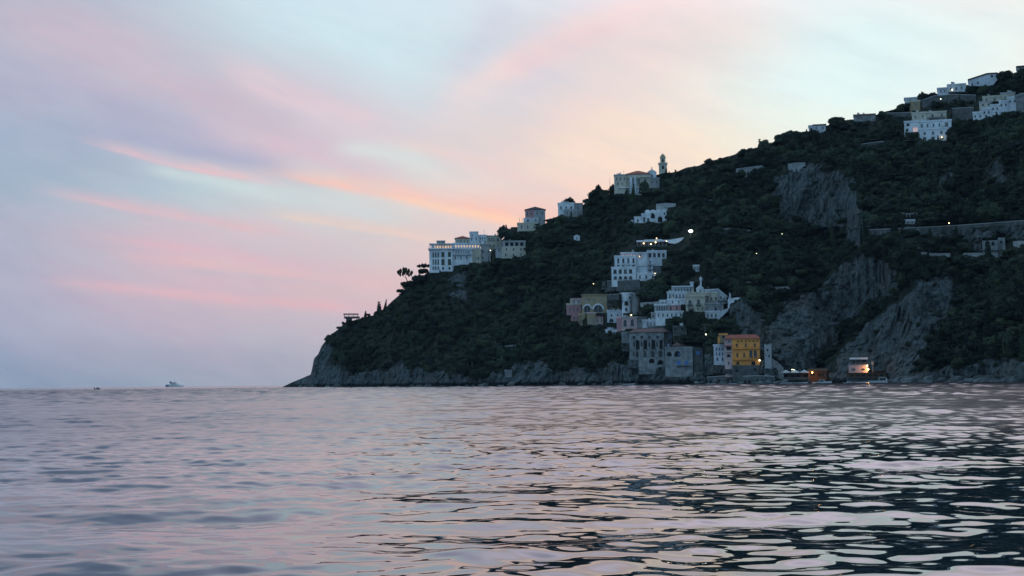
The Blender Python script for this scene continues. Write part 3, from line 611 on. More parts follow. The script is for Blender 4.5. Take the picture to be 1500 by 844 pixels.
# ------------------------------------------------------------------ the village
h = House('arcaded_house', 'ochre house with two big white-rimmed arches under a flat cornice', 'house', 871, 458)
h.block(852.5, 889, 432.2, 459, .6, 8, 'ochre', [(856.4, 858.6, 437.8, 442), (861.6, 863.8, 437.8, 442), (869.6, 871.6, 438.4, 441.6), (880.6, 882.8, 437.6, 441.4)]+
   [(855.6, 865.2, 447.6, 457.4, 'arch'), (869.4, 883, 446.8, 457.4, 'arch')], roof=None, win='glass', frame='white')
h.slab(851.6, 889.8, 430.9, 432.1, .1, 9, 'ochre')
for c_, r_, y_ in ((860.4, 6.6, 445.3), (876.2, 8.6, 444.6)):
    mb = MB(); n_ = 12; vs = []
    for i in range(n_+1):
        t_ = math.pi*i/n_
        for rr_ in (r_, r_*.74):
            for yy_ in (.2, .59): vs.append((h.X(c_)-rr_*h.s*math.cos(t_), yy_, h.Z(y_+r_)+rr_*h.s*1.0*math.sin(t_)))
    fs = []
    for i in range(n_):
        a = i*4; fs += [(a, a+4, a+6, a+2), (a+1, a+3, a+7, a+5), (a, a+1, a+5, a+4), (a+2, a+6, a+7, a+3)]
    fs += [(0, 2, 3, 1), (n_*4, n_*4+1, n_*4+3, n_*4+2)]; mb.add(vs, fs); mb.build('arch_rim', MT['bright'], h.o)
h.block(889.05, 898, 447, 459, 1., 5, 'ochre', [(890.4, 894.6, 449, 455.6, 'arch')], roof='flat')
h = House('pink_house', 'dusky pink house with pale cornice, leftmost of the village', 'house', 840, 461)
h.block(829.8, 851.5, 446, 462, 0, 8, 'pink', row(835.5, 846, 3, 450.6, 455.6, 1.9), roof='flat', roofmat='cream')
h.block(838, 850, 462, 471, -1.2, 1.1, 'pink', row(841, 847, 2, 463.8, 467.6, 1.7), roof=None)
h.block(837, 852.4, 437.8, 445.9, 4.2, 5, 'palepink', row(841, 848, 2, 440, 443, 1.6), roof='flat', found=0); h.chimney(836.4, 438, 446, 2, .7, 'cream')
h = House('annex_house', 'small mustard yellow garden annex below the left big white-rimmed arch', 'house', 852, 476)
h.block(847.5, 856.4, 461.5, 477, 0, 4, 'ochre', row(850, 854, 2, 467.5, 473.6, 1.9, 'rect'), roof='hip', roofmat='ochre', rh=3.2)
h = House('annex_house', 'small peach annex with tall white-framed windows below the right big white-rimmed arch', 'house', 866, 476)
h.block(860, 872.6, 459, 477, 0, 5, 'ochre', row(864, 869.5, 2, 467, 473.8, 2.3), roof='flat', roofmat='palepink', frame='bright')
h.block(872.65, 883.8, 464.8, 477, .6, 4, 'palepink', row(875.5, 881, 2, 467.2, 471.8, 1.9), roof='flat', roofmat='pink')
h = House('white_cottage', 'small white cottage with one dark arch at its foot, left of the crimson gable end', 'house', 900, 472)
h.block(889.5, 911, 455.8, 473, 0, 5.5, 'white', [(894.6, 897, 459.8, 463.4), (892.6, 898.6, 467, 471.6, 'arch', 'dark'), (904, 906, 460, 463)], roof='flat')
h = House('rose_house', 'rose house with two tall arched windows and crimson gable end above the grey monastery roof', 'house', 920, 481)
h.block(903.5, 911, 467, 482, .5, 5, 'pink', (), roof='shed', roofmat='pink', rh=3.5, eave=.1)
h.block(911.05, 933.5, 465.4, 482, 0, 7, 'palepink', [(913.6, 918, 468.6, 477.4, 'arch'), (924, 928.4, 468, 477.2, 'arch')], roof='flat', roofmat='grey', frame='slate')
h.block(933.55, 948, 464.8, 481, .9, 5, 'grey', row(938, 944, 2, 468.6, 473, 1.8), roof='flat')
h.lamp(925, 461.6, -.1, 'lampy', .34)
h = House('round_tower', 'white cylindrical watchtower with dark arched door and flared pale top', 'tower', 921, 458)
def drum(h, cx, y0, yb_, yt_, rb, rt_, mat, name, n=18, found=2.5):
    mb = MB(); C_ = (h.X(cx), y0); z0, z1 = h.Z(yb_)-found, h.Z(yt_); vs = []
    for z, r_ in ((z0, rb*h.s), (z1, rt_*h.s)):
        for i in range(n): t_ = 2*math.pi*i/n; vs.append((C_[0]+r_*math.cos(t_), C_[1]+r_*math.sin(t_), z))
    mb.add(vs, [(i, (i+1) % n, n+(i+1) % n, n+i) for i in range(n)]+[tuple(range(n, 2*n))]); mb.build(name, MT[mat], h.o)
    h.clear(cx-rb, cx+rb, yt_, yb_)
drum(h, 917.5, 2.4, 459, 441, 6.3, 6.0, 'bright', 'wall'); drum(h, 917.6, 2.6, 441, 430, 7.0, 8.6, 'bright', 'upper_wall', found=0)
drum(h, 918.6, 3.0, 430, 428.4, 10.5, 10.8, 'bright', 'roof', found=0)
drum(h, 931, 4.4, 449, 429.6, 6.6, 8.6, 'grey', 'bastion'); drum(h, 930, 4.0, 462, 447, 4.2, 5.2, 'grey', 'buttress')
mb = MB(); mb.box(h.X(914.8), h.X(920.4), -.12, .6, h.Z(447.4), h.Z(443.6)); mb.tube((h.X(917.6), -.12, h.Z(443.8)), (h.X(917.6), .6, h.Z(443.8)), 2.8*h.s, n=14); mb.build('door', MT['dark'], h.o)
mb = MB(); mb.box(h.X(915.8), h.X(919), -.16, .6, h.Z(455.6), h.Z(451)); mb.build('window', MT['glass'], h.o)
mb = MB(); mb.box(h.X(921.5), h.X(924.5), -.3, .6, h.Z(437.6), h.Z(434)); mb.build('window', MT['glass'], h.o)
strip('garden_wall', 'pale curved garden path wall right above the lit lamp left of the grey monastery', 'wall', [(886, 485, 2.4), (900, 487, 3), (914, 484, 3)], mat='white')
strip('terrace_wall', 'low grey terrace wall running right from the white cylindrical watchtower', 'wall', [(938, 447, 3), (958, 446, 3), (976, 444, 3)], mat='grey')
strip('terrace_wall', 'dark stone terrace wall behind the ochre house cornice and the watchtower', 'wall', [(889, 440, 8), (907, 440, 9)], mat='darkstone', dr=1.5)

h = House('stacked_house', 'white stacked house with crimson middle floor and curved white top floor', 'house', 980, 466)
h.block(960.5, 1001, 457.2, 467, 0, 7, 'bright', row(965, 997, 6, 459.4, 463.8, 2.2), roof='flat')
h.block(958.8, 979.5, 446.6, 457.1, 1.4, 7, 'grey', row(963, 977, 5, 448.6, 455.4, 2.2, 'arch'), roof='flat', roofmat='bright', found=0)
h.block(979.55, 997.6, 446.6, 457.1, 1.4, 7, 'pink', [(981.6, 984.2, 449, 454.8, 'arch'), (990.4, 993, 448.8, 454.6, 'arch')], roof='flat', roofmat='bright', found=0)
h.block(978, 1004.6, 438.6, 446.5, 4, 7, 'bright', row(985.6, 994.6, 2, 440.2, 443.4, 1.9), roof='flat', found=0)
h.block(966.5, 977.9, 440, 446.5, 5, 5, 'white', row(970, 975, 2, 442, 444.8, 1.6), roof='flat', found=0)
h.rail(958.8, 997, 455.2, 457.1, 1.4, 'white', 1.)
h.block(954, 960.4, 458.6, 468, 1.4, 4, 'grey', row(957, 957, 1, 460.6, 465, 2.6), roof='flat')
h = House('stacked_house', 'upper white house with flat pale roof and long balconies behind the curved white top floor', 'house', 996, 439)
h.block(977.4, 1006, 428.6, 440, 0, 6, 'white', row(981.5, 1001, 5, 431, 436, 2.2, 'arch'), roof='flat')
h.rail(978, 1006, 436.4, 438.6, 0, 'slate', 1.1)
h.block(984, 1016.5, 420.2, 428.5, 3, 6, 'white', row(990, 1012, 6, 422.2, 426.4, 2.2, 'rect'), roof=None, found=0)
h.slab(984, 1016.5, 418.4, 420.1, 1.9, 9.4, 'bright', 'roof'); h.rail(986, 1016, 426.5, 428.4, 3, 'white', 1.)
h.block(1011.5, 1016, 414, 428, 3.6, 2.4, 'white', (), roof='flat', found=0)
# low white balcony house
h = House('balcony_house', 'low white house with long grey balcony, directly above the monastery red roof', 'house', 957, 479.5)
h.block(941.5, 973, 469.8, 481, 0, 6, 'white', row(949, 968, 5, 472.2, 476.6, 2.3), roof='flat')
h.rail(948, 972, 476.2, 478.4, 0, 'metal', 1.1)
h = House('cream_villa', 'cream villa with two tall arched windows at the middle of the upper village', 'house', 1022, 456)
h.block(1004.8, 1033, 433.6, 457, 0, 9, 'cream', [(1008.8, 1013.4, 439.4, 446.4, 'arch'), (1021.4, 1025.6, 438.8, 446, 'arch')]+row(1009.5, 1029, 4, 450, 453.6, 2.1), roof='flat')
h.block(1005, 1040, 429.4, 433.5, 1.4, 7, 'cream', (), roof='flat', found=0)
h.slab(1004.4, 1033.6, 435.2, 435.9, -.3, -.005, 'cream')
h.rail(1007, 1015.4, 445, 447.4, 0, 'slate', .8); h.rail(1019.6, 1027.4, 445, 447.2, 0, 'slate', .8)
h.block(1033.05, 1052, 429.6, 444.4, 2.4, 7, 'cream', row(1036.5, 1042, 2, 435.4, 439.8, 3.)+[(1047.6, 1050, 435, 441, 'arch')], roof='flat')
h.rail(1033.6, 1047, 441, 443.4, 2.4, 'wood', 1.)
h = House('sloped_house', 'white house with long roof sloping down rightwards at the end of the upper village', 'house', 1052, 445)
mb = MB(); pr = [(1041, 424), (1052, 423.4), (1064.5, 434), (1064, 444.5), (1052.05, 444.5), (1052.05, 429.5), (1041, 429.5)]
vs = [(h.X(a), y_, h.Z(b)) for y_ in (1.2, 8) for a, b in pr]; k = len(pr); mb.add(vs, [tuple(range(k)), tuple(range(2*k-1, k-1, -1))]+[(i, i+k, (i+1) % k+k, (i+1) % k) for i in range(k)]); mb.build('wall', MT['white'], h.o)
mb = MB(); pr = [(1040, 423.4), (1052.4, 422.6), (1066, 434.2), (1064.9, 435.2), (1052, 424), (1040, 424.6)]
vs = [(h.X(a), y_, h.Z(b)) for y_ in (.6, 8.4) for a, b in pr]; k = len(pr); mb.add(vs, [tuple(range(k)), tuple(range(2*k-1, k-1, -1))]+[(i, i+k, (i+1) % k+k, (i+1) % k) for i in range(k)]); mb.build('roof', MT['bright'], h.o)
for a, b, c, d in ((1055, 1057, 434, 438), (1059.5, 1061.5, 437, 440.6)):
    w = MB(); w.box(h.X(a), h.X(b), 1.05, 1.19, h.Z(d), h.Z(c)); w.build('window', MT['glass'], h.o)
h.rail(1050, 1065, 436.6, 440.4, 1.2, 'metal', 1.2); h.clear(1040, 1066, 423, 445)
h.block(1033, 1041, 424.6, 429.3, 3, 5, 'white', row(1037, 1037, 1, 426, 428.4, 2), roof='flat', found=0); h.mast(1038, 418, 424, 5)
h = House('terrace_house', 'grey terrace with round arch and small lit lamps under the sloping-roofed white house', 'house', 1046, 467)
h.block(1033.2, 1060, 444.9, 456.2, 1.8, 6, 'stone', [(1044, 1050.6, 450.6, 455.6, 'arch', 'dark')], roof='flat', found=0)
h.block(1033.4, 1054.5, 457, 468, 0, 5, 'white', row(1037, 1048.6, 3, 459.6, 464.4, 2.5), roof='flat')
mb = MB(); pr = [(1054.6, 457), (1066.6, 451.4), (1067, 455), (1054.6, 466.5)]; vs = [(h.X(a), y_, h.Z(b)) for y_ in (0.1, 2.) for a, b in pr]
mb.add(vs, [(0, 1, 2, 3), (7, 6, 5, 4), (0, 4, 5, 1), (1, 5, 6, 2), (2, 6, 7, 3), (3, 7, 4, 0)]); mb.build('stair_wall', MT['white'], h.o)
h.clear(1054, 1067, 450, 464); h.lamp(1041.6, 456.5, .4, 'lampy', .24); h.lamp(1048.4, 456.5, .4, 'lampo', .18); h.lamp(1053.2, 456.4, .4, 'lampy', .18)
h = House('chapel', 'tiny white chapel gable with spire-like belfry poking above the cream villa', 'chapel', 1026, 430)
h.block(1020, 1031, 421.5, 430, 4, 5, 'bright', row(1026, 1026, 1, 424, 427, 1.8), roof='gable', roofmat='bright', rh=5, eave=.15, clear=False)
h.block(1025.6, 1028, 407.6, 420, 4.6, 1., 'bright', (), roof='flat', found=0); h.slab(1024.8, 1029.6, 408.6, 409.8, 4.2, 5.8, 'bright', 'ledge'); h.clear(1018, 1032, 404, 428)
mb = MB(); mb.add([(h.X(1025), 4.4, h.Z(407.5)), (h.X(1028.6), 4.4, h.Z(407.5)), (h.X(1028.6), 5.8, h.Z(407.5)), (h.X(1025), 5.8, h.Z(407.5)), (h.X(1026.8), 5.1, h.Z(403.4))], [(0, 1, 4), (1, 2, 4), (2, 3, 4), (3, 0, 4), (3, 2, 1, 0)]); mb.build('spire', MT['bright'], h.o)
h = House('cottage', 'tiny pale blue-white cottage in the dark trees above the belfry', 'cottage', 1020, 397)
h.block(1015.4, 1024.4, 389.4, 398, 0, 4, 'white', row(1018, 1022, 2, 391.6, 394.8, 1.7), roof='shed', roofmat='white', rh=1.8, eave=.2)
strip('ramp_wall', 'white curving ramp wall climbing right from the sloping-roofed house to a lit lantern', 'wall', [(1066, 444, 5), (1074, 440, 3.5), (1082, 438, 2.6)], mat='white', thick=.5, cope=False)
h = House('curved_wall', 'small pale curved wall shaped like a sail right of the sloping-roofed white house', 'wall', 1068, 440)
mb = MB(); pr = [(1066, 440), (1071, 439), (1070.8, 430.5), (1068.4, 428.4), (1068, 434)]; vs = [(h.X(a), y_, h.Z(b)) for y_ in (0., .6) for a, b in pr]; k = 5
mb.add(vs, [tuple(range(k)), tuple(range(2*k-1, k-1, -1))]+[(i, i+k, (i+1) % k+k, (i+1) % k) for i in range(k)]); mb.build('wall_face', MT['white'], h.o); h.clear(1065, 1072, 428, 440)

# ------------------------------------------------------------------ grey monastery, stone house, shore
h = House('monastery', 'large grey monastery with tall dark arcades under a long dull red roof', 'monastery', 948, 540, dr=-2)
piers = [922.6, 927.4, 934.6, 939.6, 946.4, 951.6, 958.4, 964.4, 970.6, 973]
ops = [(927.6, 931.4, 491.6, 495.4, 'arch'), (938.8, 942.6, 491.6, 495.4, 'arch'), (950, 954, 491.6, 495.4, 'arch'), (961.6, 966, 491.6, 495.4, 'arch')]
ops += [(931.9, 937.4, 498.4, 511.4, 'arch', 'dark'), (943.1, 948.6, 498.4, 511.4, 'arch', 'dark'), (954.8, 960.6, 498.4, 511.4, 'arch', 'dark'), (966.6, 971.2, 498.4, 511.4, 'arch', 'dark')]
ops += row(929.4, 963, 4, 501, 507, 2.2, 'arch')+row(934, 968, 4, 514.6, 522.6, 4.0, 'arch')+row(929, 964, 4, 516, 521, 2, 'rect')
h.block(922.4, 973, 486.6, 528, 0, 12, 'stone', ops, roof=None, frame='slate', rev=.7)
h.block(911, 922.35, 487.4, 503, 2.5, 8, 'stone', row(916.5, 916.5, 1, 492, 496, 2.4), roof='flat')
h.block(973.05, 985, 486.8, 520, 1.2, 10, 'darkstone', [(980, 983.4, 490, 496.4, 'rect')]+row(977, 981.6, 2, 502, 506, 2.), roof='flat', frame='blueframe')
mb = MB(); a_, b_ = h.X(921.6), h.X(984); zz = h.Z(486.5); mb.add([(a_, -.7, zz), (b_, -.7, zz), (b_, 12, zz), (a_, 12, zz), (h.X(931), 6, zz+6*h.s), (h.X(975), 6, zz+6*h.s)], [(0, 1, 5, 4), (2, 3, 4, 5), (1, 2, 5), (3, 0, 4), (3, 2, 1, 0)]); mb.build('roof', MT['oldtile'], h.o)
h.slab(922, 973.4, 497, 497.7, -.35, -.004, 'stone'); h.slab(922, 973.4, 512.4, 513.1, -.35, -.004, 'stone')
for x_ in (923.8, 930.6, 941, 952.4, 963.6, 972.4): h.slab(x_-.9, x_+.9, 513.2, 527, -.7, -.004, 'stone', 'buttress')
h.block(936, 974, 523.4, 538, -2.5, 6, 'stone', [(951, 958.6, 525.6, 532.4, 'arch', 'dark'), (963.6, 971.4, 528, 534.6, 'arch', 'dark')], roof=None, sill=False, mull=False, rev=1.2)
h = House('ruin', 'dark roofless stone block with two black openings right of the monastery red roof', 'ruin', 995, 490)
h.block(985.5, 1006, 479, 492, 0, 6, 'darkstone', [(988, 991.6, 481, 484, 'rect', 'dark'), (997.6, 1002, 481, 484, 'rect', 'dark')], roof='flat', sill=False, mull=False)
h = House('stone_house', 'plain grey stone house with bright blue shuttered windows and dark arches at the water', 'house', 996, 548, dr=-3)
h.block(974.8, 1015, 510, 552, 0, 9, 'stone', [(977.4, 984.4, 515.4, 522.4, 'arch', 'dark'), (988.4, 997, 514.2, 523, 'arch', 'dark')], roof='flat', sill=False, mull=False, rev=.8)
for x_ in (994.4, 1006):
    w = MB(); w.box(h.X(x_-2.6), h.X(x_-.1), -.09, -.003, h.Z(534.4), h.Z(528.6)); w.box(h.X(x_+.1), h.X(x_+2.6), -.09, -.003, h.Z(534.4), h.Z(528.6)); w.build('shutter', MT['blueframe'], h.o)
w = MB(); w.box(h.X(994.2), h.X(996), .65, .75, h.Z(521.6), h.Z(517)); w.build('shutter', MT['blueframe'], h.o)
h.slab(990, 1011, 535.8, 536.6, -.8, -.004, 'darkstone', 'balcony')
h.block(1015.05, 1030.5, 511.2, 545, 1.5, 8, 'darkstone', [(1026, 1028, 526, 530)], roof='flat')
w = MB(); w.box(h.X(1020.4), h.X(1026), 1.4, 1.497, h.Z(520), h.Z(514.8)); w.build('shutter', MT['blueframe'], h.o)
h = House('roof_house', 'small stone house under a dull red pyramid roof behind the blue-shuttered stone house', 'house', 996, 510)
h.block(985, 1006, 505.6, 511, 2.5, 7, 'darkstone', (), roof='hip', roofmat='oldtile', rh=6.5, clear=True)
h.block(1008, 1027, 505, 512, 6, 4, 'darkstone', row(1012, 1022, 2, 506.6, 509.6, 1.8), roof='flat')

h = House('orange_house', 'tall bright orange house with red hipped roof and balconies by the water', 'house', 1088, 541, dr=-2)
h.block(1073.2, 1113.4, 496, 537, 0, 9, 'orange', row(1080.2, 1106.2, 3, 503.6, 508, 2.7)+row(1082, 1110, 6, 498.4, 500.6, 1.6)+
   [(1079.4, 1082, 517.4, 522.6), (1089.2, 1092, 517.4, 522.6), (1098, 1102.6, 513.4, 524.4, 'arch'), (1104.2, 1108.8, 513.4, 524.4, 'arch')]+[(1079, 1083, 529.6, 533.6), (1100.5, 1106.5, 529.4, 535, 'arch', 'dark')], roof=None, frame='wood')
mb = MB(); a_, b_ = h.X(1061.4), h.X(1115); zz = h.Z(495.9); mb.add([(a_, -.7, zz), (b_, -.7, zz), (b_, 9.6, zz), (a_, 9.6, zz), (h.X(1068), 4.5, zz+6.2*h.s), (h.X(1108.5), 4.5, zz+6.2*h.s)], [(0, 1, 5, 4), (2, 3, 4, 5), (1, 2, 5), (3, 0, 4), (3, 2, 1, 0)]); mb.build('roof', MT['tile'], h.o)
h.slab(1073, 1114, 496.3, 497.2, -.4, -.004, 'orange'); h.slab(1073, 1114, 510.8, 511.5, -.35, -.004, 'orange')
h.rail(1074, 1113.4, 507.6, 510.4, 0, 'orange', .9); h.rail(1074, 1113.4, 523.4, 526.4, 0, 'orange', 1.1)
h.block(1062.2, 1073.15, 496, 541, .6, 8, 'palepink', [(1067.6, 1070.4, 498.4, 501.6)]+[(1065, 1071.6, 507.6, 512.6, 'rect', 'dark'), (1065.4, 1070.6, 518.6, 523, 'arch', 'dark')]+row(1067.6, 1067.6, 1, 529.6, 534, 1.8), roof=None, mull=False)
h.slab(1061.8, 1073.1, 505.8, 507, -.5, .58, 'tile', 'awning'); h.slab(1061.8, 1073.1, 514.6, 515.6, -.3, .58, 'palepink')
h.block(1054.6, 1066.4, 489.6, 503, 3.4, 5, 'ochre', [(1058.6, 1063, 490.6, 495, 'arch', 'dark')], roof='flat', roofmat='orange', found=0); h.chimney(1054, 493, 503, 3, .9, 'orange')
h.block(1073.2, 1112, 537.2, 549, -1.4, 6, 'darkstone', [(1077, 1082, 541, 546, 'arch', 'dark'), (1104, 1108, 540, 545, 'rect', 'dark')], roof='flat', sill=False, mull=False)
h.lamp(1112.6, 528.4, -.1, 'lampw', .42)
h = House('white_annex', 'narrow white house with small blue-grey windows touching the bright orange house', 'house', 1054, 534, dr=-1)
h.block(1045.8, 1062, 506.4, 535, 0, 6, 'bright', row(1050, 1058.6, 3, 509.4, 513, 1.9)+row(1050, 1058.6, 3, 516.4, 520.4, 1.9)+row(1051, 1058.6, 2, 523.6, 528.2, 2.4, 'arch'), roof='flat', frame='blueframe')
h = House('ruin_tower', 'narrow ruined grey tower standing alone right of the bright orange house', 'tower', 1125, 538)
h.block(1120.4, 1130.6, 505.2, 540, 0, 3.2, 'grey', [(1123.6, 1126.2, 511, 515), (1126, 1128, 520, 524)], roof=None, win='dark', sill=False, mull=False)
mb = MB(); [mb.box(h.X(a), h.X(b), 0, 3.2, h.Z(505.18), h.Z(c)) for a, b, c in ((1120.4, 1122.4, 503.6), (1125, 1127.5, 504), (1129, 1130.6, 502.8))]; mb.build('battlement', MT['grey'], h.o)
strip('quay', 'long low stone quay along the shore below the bright orange house', 'quay', [(1035, 557, 4), (1062, 557, 6), (1080, 557, 5), (1110, 557, 6), (1135, 557, 5)], mat='darkstone', thick=3, dr=-3)
strip('stair_wall', 'stepped rubble wall descending from the ruined grey tower towards the beach bar', 'wall', [(1131, 540, 14), (1140, 544, 12), (1148, 550, 10)], mat='stone', dr=-.5)

# beach bar with three canvas roofs
h = House('beach_bar', 'beach bar under three pointed pale canvas roofs on dark posts at the waterline', 'bar', 1164, 556, r=rad(1164, 556)-5)
mb = MB(); mb.box(h.X(1143), h.X(1186), .2, 7, h.Z(561), h.Z(555.6)); mb.build('platform', MT['darkstone'], h.o); h.clear(1142, 1212, 539, 556)
for x0_, x1_ in ((1144.4, 1158), (1158.2, 1171.6), (1171.8, 1184.6)):
    mb = MB(); a_, b_ = h.X(x0_), h.X(x1_); z_ = h.Z(545.2); m_ = (a_+b_)/2
    mb.add([(a_, .6, z_), (b_, .6, z_), (b_, 4.4, z_), (a_, 4.4, z_), (m_, 2.5, z_+3.6*h.s), (a_, .6, z_-.3), (b_, .6, z_-.3), (b_, 4.4, z_-.3), (a_, 4.4, z_-.3)], [(0, 1, 4), (1, 2, 4), (2, 3, 4), (3, 0, 4), (0, 5, 6, 1), (1, 6, 7, 2), (3, 2, 7, 8), (0, 3, 8, 5)]); mb.build('canvas_roof', MT['canvas'], h.o)
h.posts((1145, 1158.1, 1171.7, 1184), 545.6, 555.6, .8, .2, 'darkstone', 'post')
h.block(1146, 1184, 546.4, 555.6, 4.6, 2, 'darkstone', row(1150, 1180, 4, 548.5, 553.5, 6, 'rect', 'dark'), roof=None, found=0, sill=False, mull=False); h.rail(1144.4, 1185, 553, 555.6, .9, 'metal', .6, slab=False)
h.lamp(1160.6, 541.4, 1.2, 'lampw', .22); h.lamp(1163.4, 541.6, 1.2, 'lampw', .2)
h = House('wooden_bar', 'wooden hut glowing orange from one lamp between the canvas roofs and the dark gully', 'hut', 1198, 552, r=rad(1164, 556)-4)
h.block(1184.8, 1211, 544, 560, 1.5, 5, 'wood', [(1187, 1194, 546.6, 551, 'rect', 'dark'), (1198, 1208, 546.6, 551, 'rect', 'dark')], roof='shed', roofmat='wood', rh=3.4, sill=False)
h.slab(1184.6, 1207, 543.2, 544.2, -1.4, 1.45, 'wood', 'awning'); h.posts((1186, 1206), 544.2, 556, -1.2, .16, 'wood', 'post'); h.lamp(1190.2, 545.6, -.8, 'lampo', .36)
LIGHTS = [(h.o, (h.X(1190.2), -1.6, h.Z(546.4)), (1, .42, .12), 260), ]
h = House('boathouse', 'pink boathouse with thin white rooftop canopy and two glowing lamps on the shore', 'house', 1258, 549, r=rad(1258, 553)-4)
h.block(1243.8, 1271, 535, 547, 0, 6, 'palepink', [(1248, 1253.4, 539.8, 542.6), (1261.6, 1266.6, 539.8, 542.6)], roof=None, found=0)
h.slab(1243, 1272, 534.2, 534.9, -.2, 6.3, 'grey', 'terrace_floor'); h.rail(1243.4, 1271.6, 531.4, 534.2, .4, 'metal', .4, slab=False)
h.posts((1246.2, 1254, 1262, 1270.4), 526.6, 534.2, .6, .14, 'metal', 'post'); h.block(1245, 1271, 527.4, 534.1, 3.4, 2.4, 'darkstone', row(1252, 1264, 2, 529, 533, 4, 'rect', 'dark'), roof=None, found=0, mull=False, sill=False)
h.slab(1245.4, 1271.6, 523.8, 526.5, .1, 3, 'bright', 'canopy')
h.block(1241, 1296, 547.2, 553.5, -2.4, 8, 'wood', row(1248, 1290, 6, 549, 552.6, 5.4, 'rect', 'dark'), roof=None, found=0, sill=False, mull=False); h.slab(1240.4, 1297, 546.2, 547.1, -2.9, 5.6, 'wood', 'deck')
h.block(1241, 1296, 553.6, 560, -1.4, 6, 'darkstone', (), roof=None, found=0)
h.lamp(1270.2, 536, -.1, 'lampy', .38); h.lamp(1271.6, 541.2, -.1, 'lampo', .42)
LIGHTS += [(h.o, (h.X(1271), -1.5, h.Z(541.5)), (1, .45, .14), 420)]
h = House('signal_mast', 'thin pale rescue mast with a small box right beside the pink boathouse', 'mast', 1278.6, 547, r=rad(1258, 553)-3)
mb = MB(); mb.tube((0, 0, -.5), (0, 0, h.Z(531)), .1); mb.box(-.45, .45, -.3, .3, h.Z(534), h.Z(529.6)); mb.build('mast', MT['metal'], h.o)

# ------------------------------------------------------------------ houses near the top right
h = House('hillside_house', 'cream two-storey block on top of a bright white lower house, high on the right', 'house', 1360, 205)
h.block(1347.6, 1386.6, 189.6, 206, 0, 8, 'bright', row(1355, 1378.6, 3, 193, 197, 3.)+row(1354.6, 1379, 3, 200.4, 205, 5, 'arch'), roof='flat')
h.block(1326.6, 1347.5, 176.6, 194, .8, 8, 'bright', [(1329.4, 1334, 178, 182, 'arch'), (1329, 1332, 186, 190), (1338, 1345.6, 184.4, 191.6, 'arch', 'litdim')], roof='flat', frame='wood')
h.block(1347.55, 1393, 176.8, 189.5, 2.2, 8, 'bright', row(1351, 1376, 4, 180, 184.4, 2.2)+[(1383.6, 1388.6, 179.4, 185.6, 'rect')], roof='flat', found=0)
h.block(1337.6, 1358.4, 161.4, 176.7, 5.4, 7, 'cream', row(1342, 1353, 2, 164.4, 168, 1.9)+row(1342, 1353, 2, 171.4, 174.6, 1.9), roof='flat')
h.block(1358.45, 1386.4, 161.4, 176.7, 6, 7, 'cream', row(1367, 1379.8, 2, 163.6, 167.6, 2.6, 'arch')+row(1364, 1382, 3, 171.6, 174.6, 1.9), roof='flat', found=0)
h.rail(1359.5, 1385, 168.4, 170.4, 6, 'slate', 1.); h.lamp(1378.8, 202.6, -.1, 'lampy', .34); h.rail(1326, 1347.5, 192, 194, .7, 'white', .9)
h = House('square_house', 'small beige square house with one window above the left end of the cream two-storey block', 'house', 1340, 161)
h.block(1333, 1348, 148.6, 162, 0, 6, 'ochre', row(1341.6, 1341.6, 1, 151.4, 154.6, 1.9), roof='flat', roofmat='cream')
h.block(1326, 1343.6, 141, 148.5, 3, 6, 'white', row(1334, 1334, 1, 143.8, 147.4, 3.2), roof='shed', roofmat='white', rh=1.2, found=0)
h = House('long_house', 'long low white house with lit lamp on the skyline, left of the slope-roofed house', 'house', 1392, 136)
h.block(1374, 1388, 129, 138, .2, 7, 'white', row(1379, 1384, 2, 131.4, 134.4, 1.7), roof='flat'); h.block(1388.05, 1414, 124.4, 135, .8, 7, 'white', row(1393, 1408, 3, 127.8, 131, 2.4), roof='flat')
h.lamp(1394.8, 131.8, 0.2, 'lampw', .4)
h = House('slope_roof_house', 'white house with dark roof line rising to the right on the upper skyline', 'house', 1440, 127)
mb = MB(); pr = [(1420, 116), (1446, 109.4), (1460, 109.4), (1460, 119), (1450, 130), (1420, 132)]
vs = [(h.X(a), y_, h.Z(b)) for y_ in (0, 8) for a, b in pr]; k = len(pr); mb.add(vs, [tuple(range(k)), tuple(range(2*k-1, k-1, -1))]+[(i, i+k, (i+1) % k+k, (i+1) % k) for i in range(k)]); mb.build('wall', MT['white'], h.o)
mb = MB(); pr = [(1419, 116), (1446, 108.7), (1461, 108.7), (1461, 107.8), (1446, 107.5), (1419, 114.6)]
vs = [(h.X(a), y_, h.Z(b)) for y_ in (-.5, 8.4) for a, b in pr]; mb.add(vs, [tuple(range(k)), tuple(range(2*k-1, k-1, -1))]+[(i, i+k, (i+1) % k+k, (i+1) % k) for i in range(k)]); mb.build('roof', MT['slate'], h.o)
for a, b, c, d in ((1451, 1454.4, 110.6, 114.6), (1424, 1426, 121, 125), (1432, 1434, 119, 122.5)):
    w = MB(); w.box(h.X(a), h.X(b), -.08, -.004, h.Z(d), h.Z(c)); w.build('window', MT['glass'], h.o)
h.mast(1431, 110, 113, 3); h.clear(1418, 1462, 107, 126)
h = House('grey_villa', 'weathered beige terraced villa with dark windows above the long descending white house', 'house', 1462, 156)
h.block(1436, 1452, 148.6, 160, 0, 6, 'cream', row(1441, 1449, 2, 150.4, 153.6, 3), roof='flat', roofmat='grey'); h.block(1441, 1466, 140, 148.5, 2, 6, 'cream', row(1446, 1457.6, 2, 142, 146.4, 2.6), roof='flat', found=0)
h.block(1466.05, 1486, 136, 146, 3, 6, 'cream', row(1472, 1480, 2, 139, 142, 2.), roof='flat', roofmat='grey')
h = House('descending_house', 'long white house stepping down to the left with many dark windows near the right edge', 'house', 1458, 170)
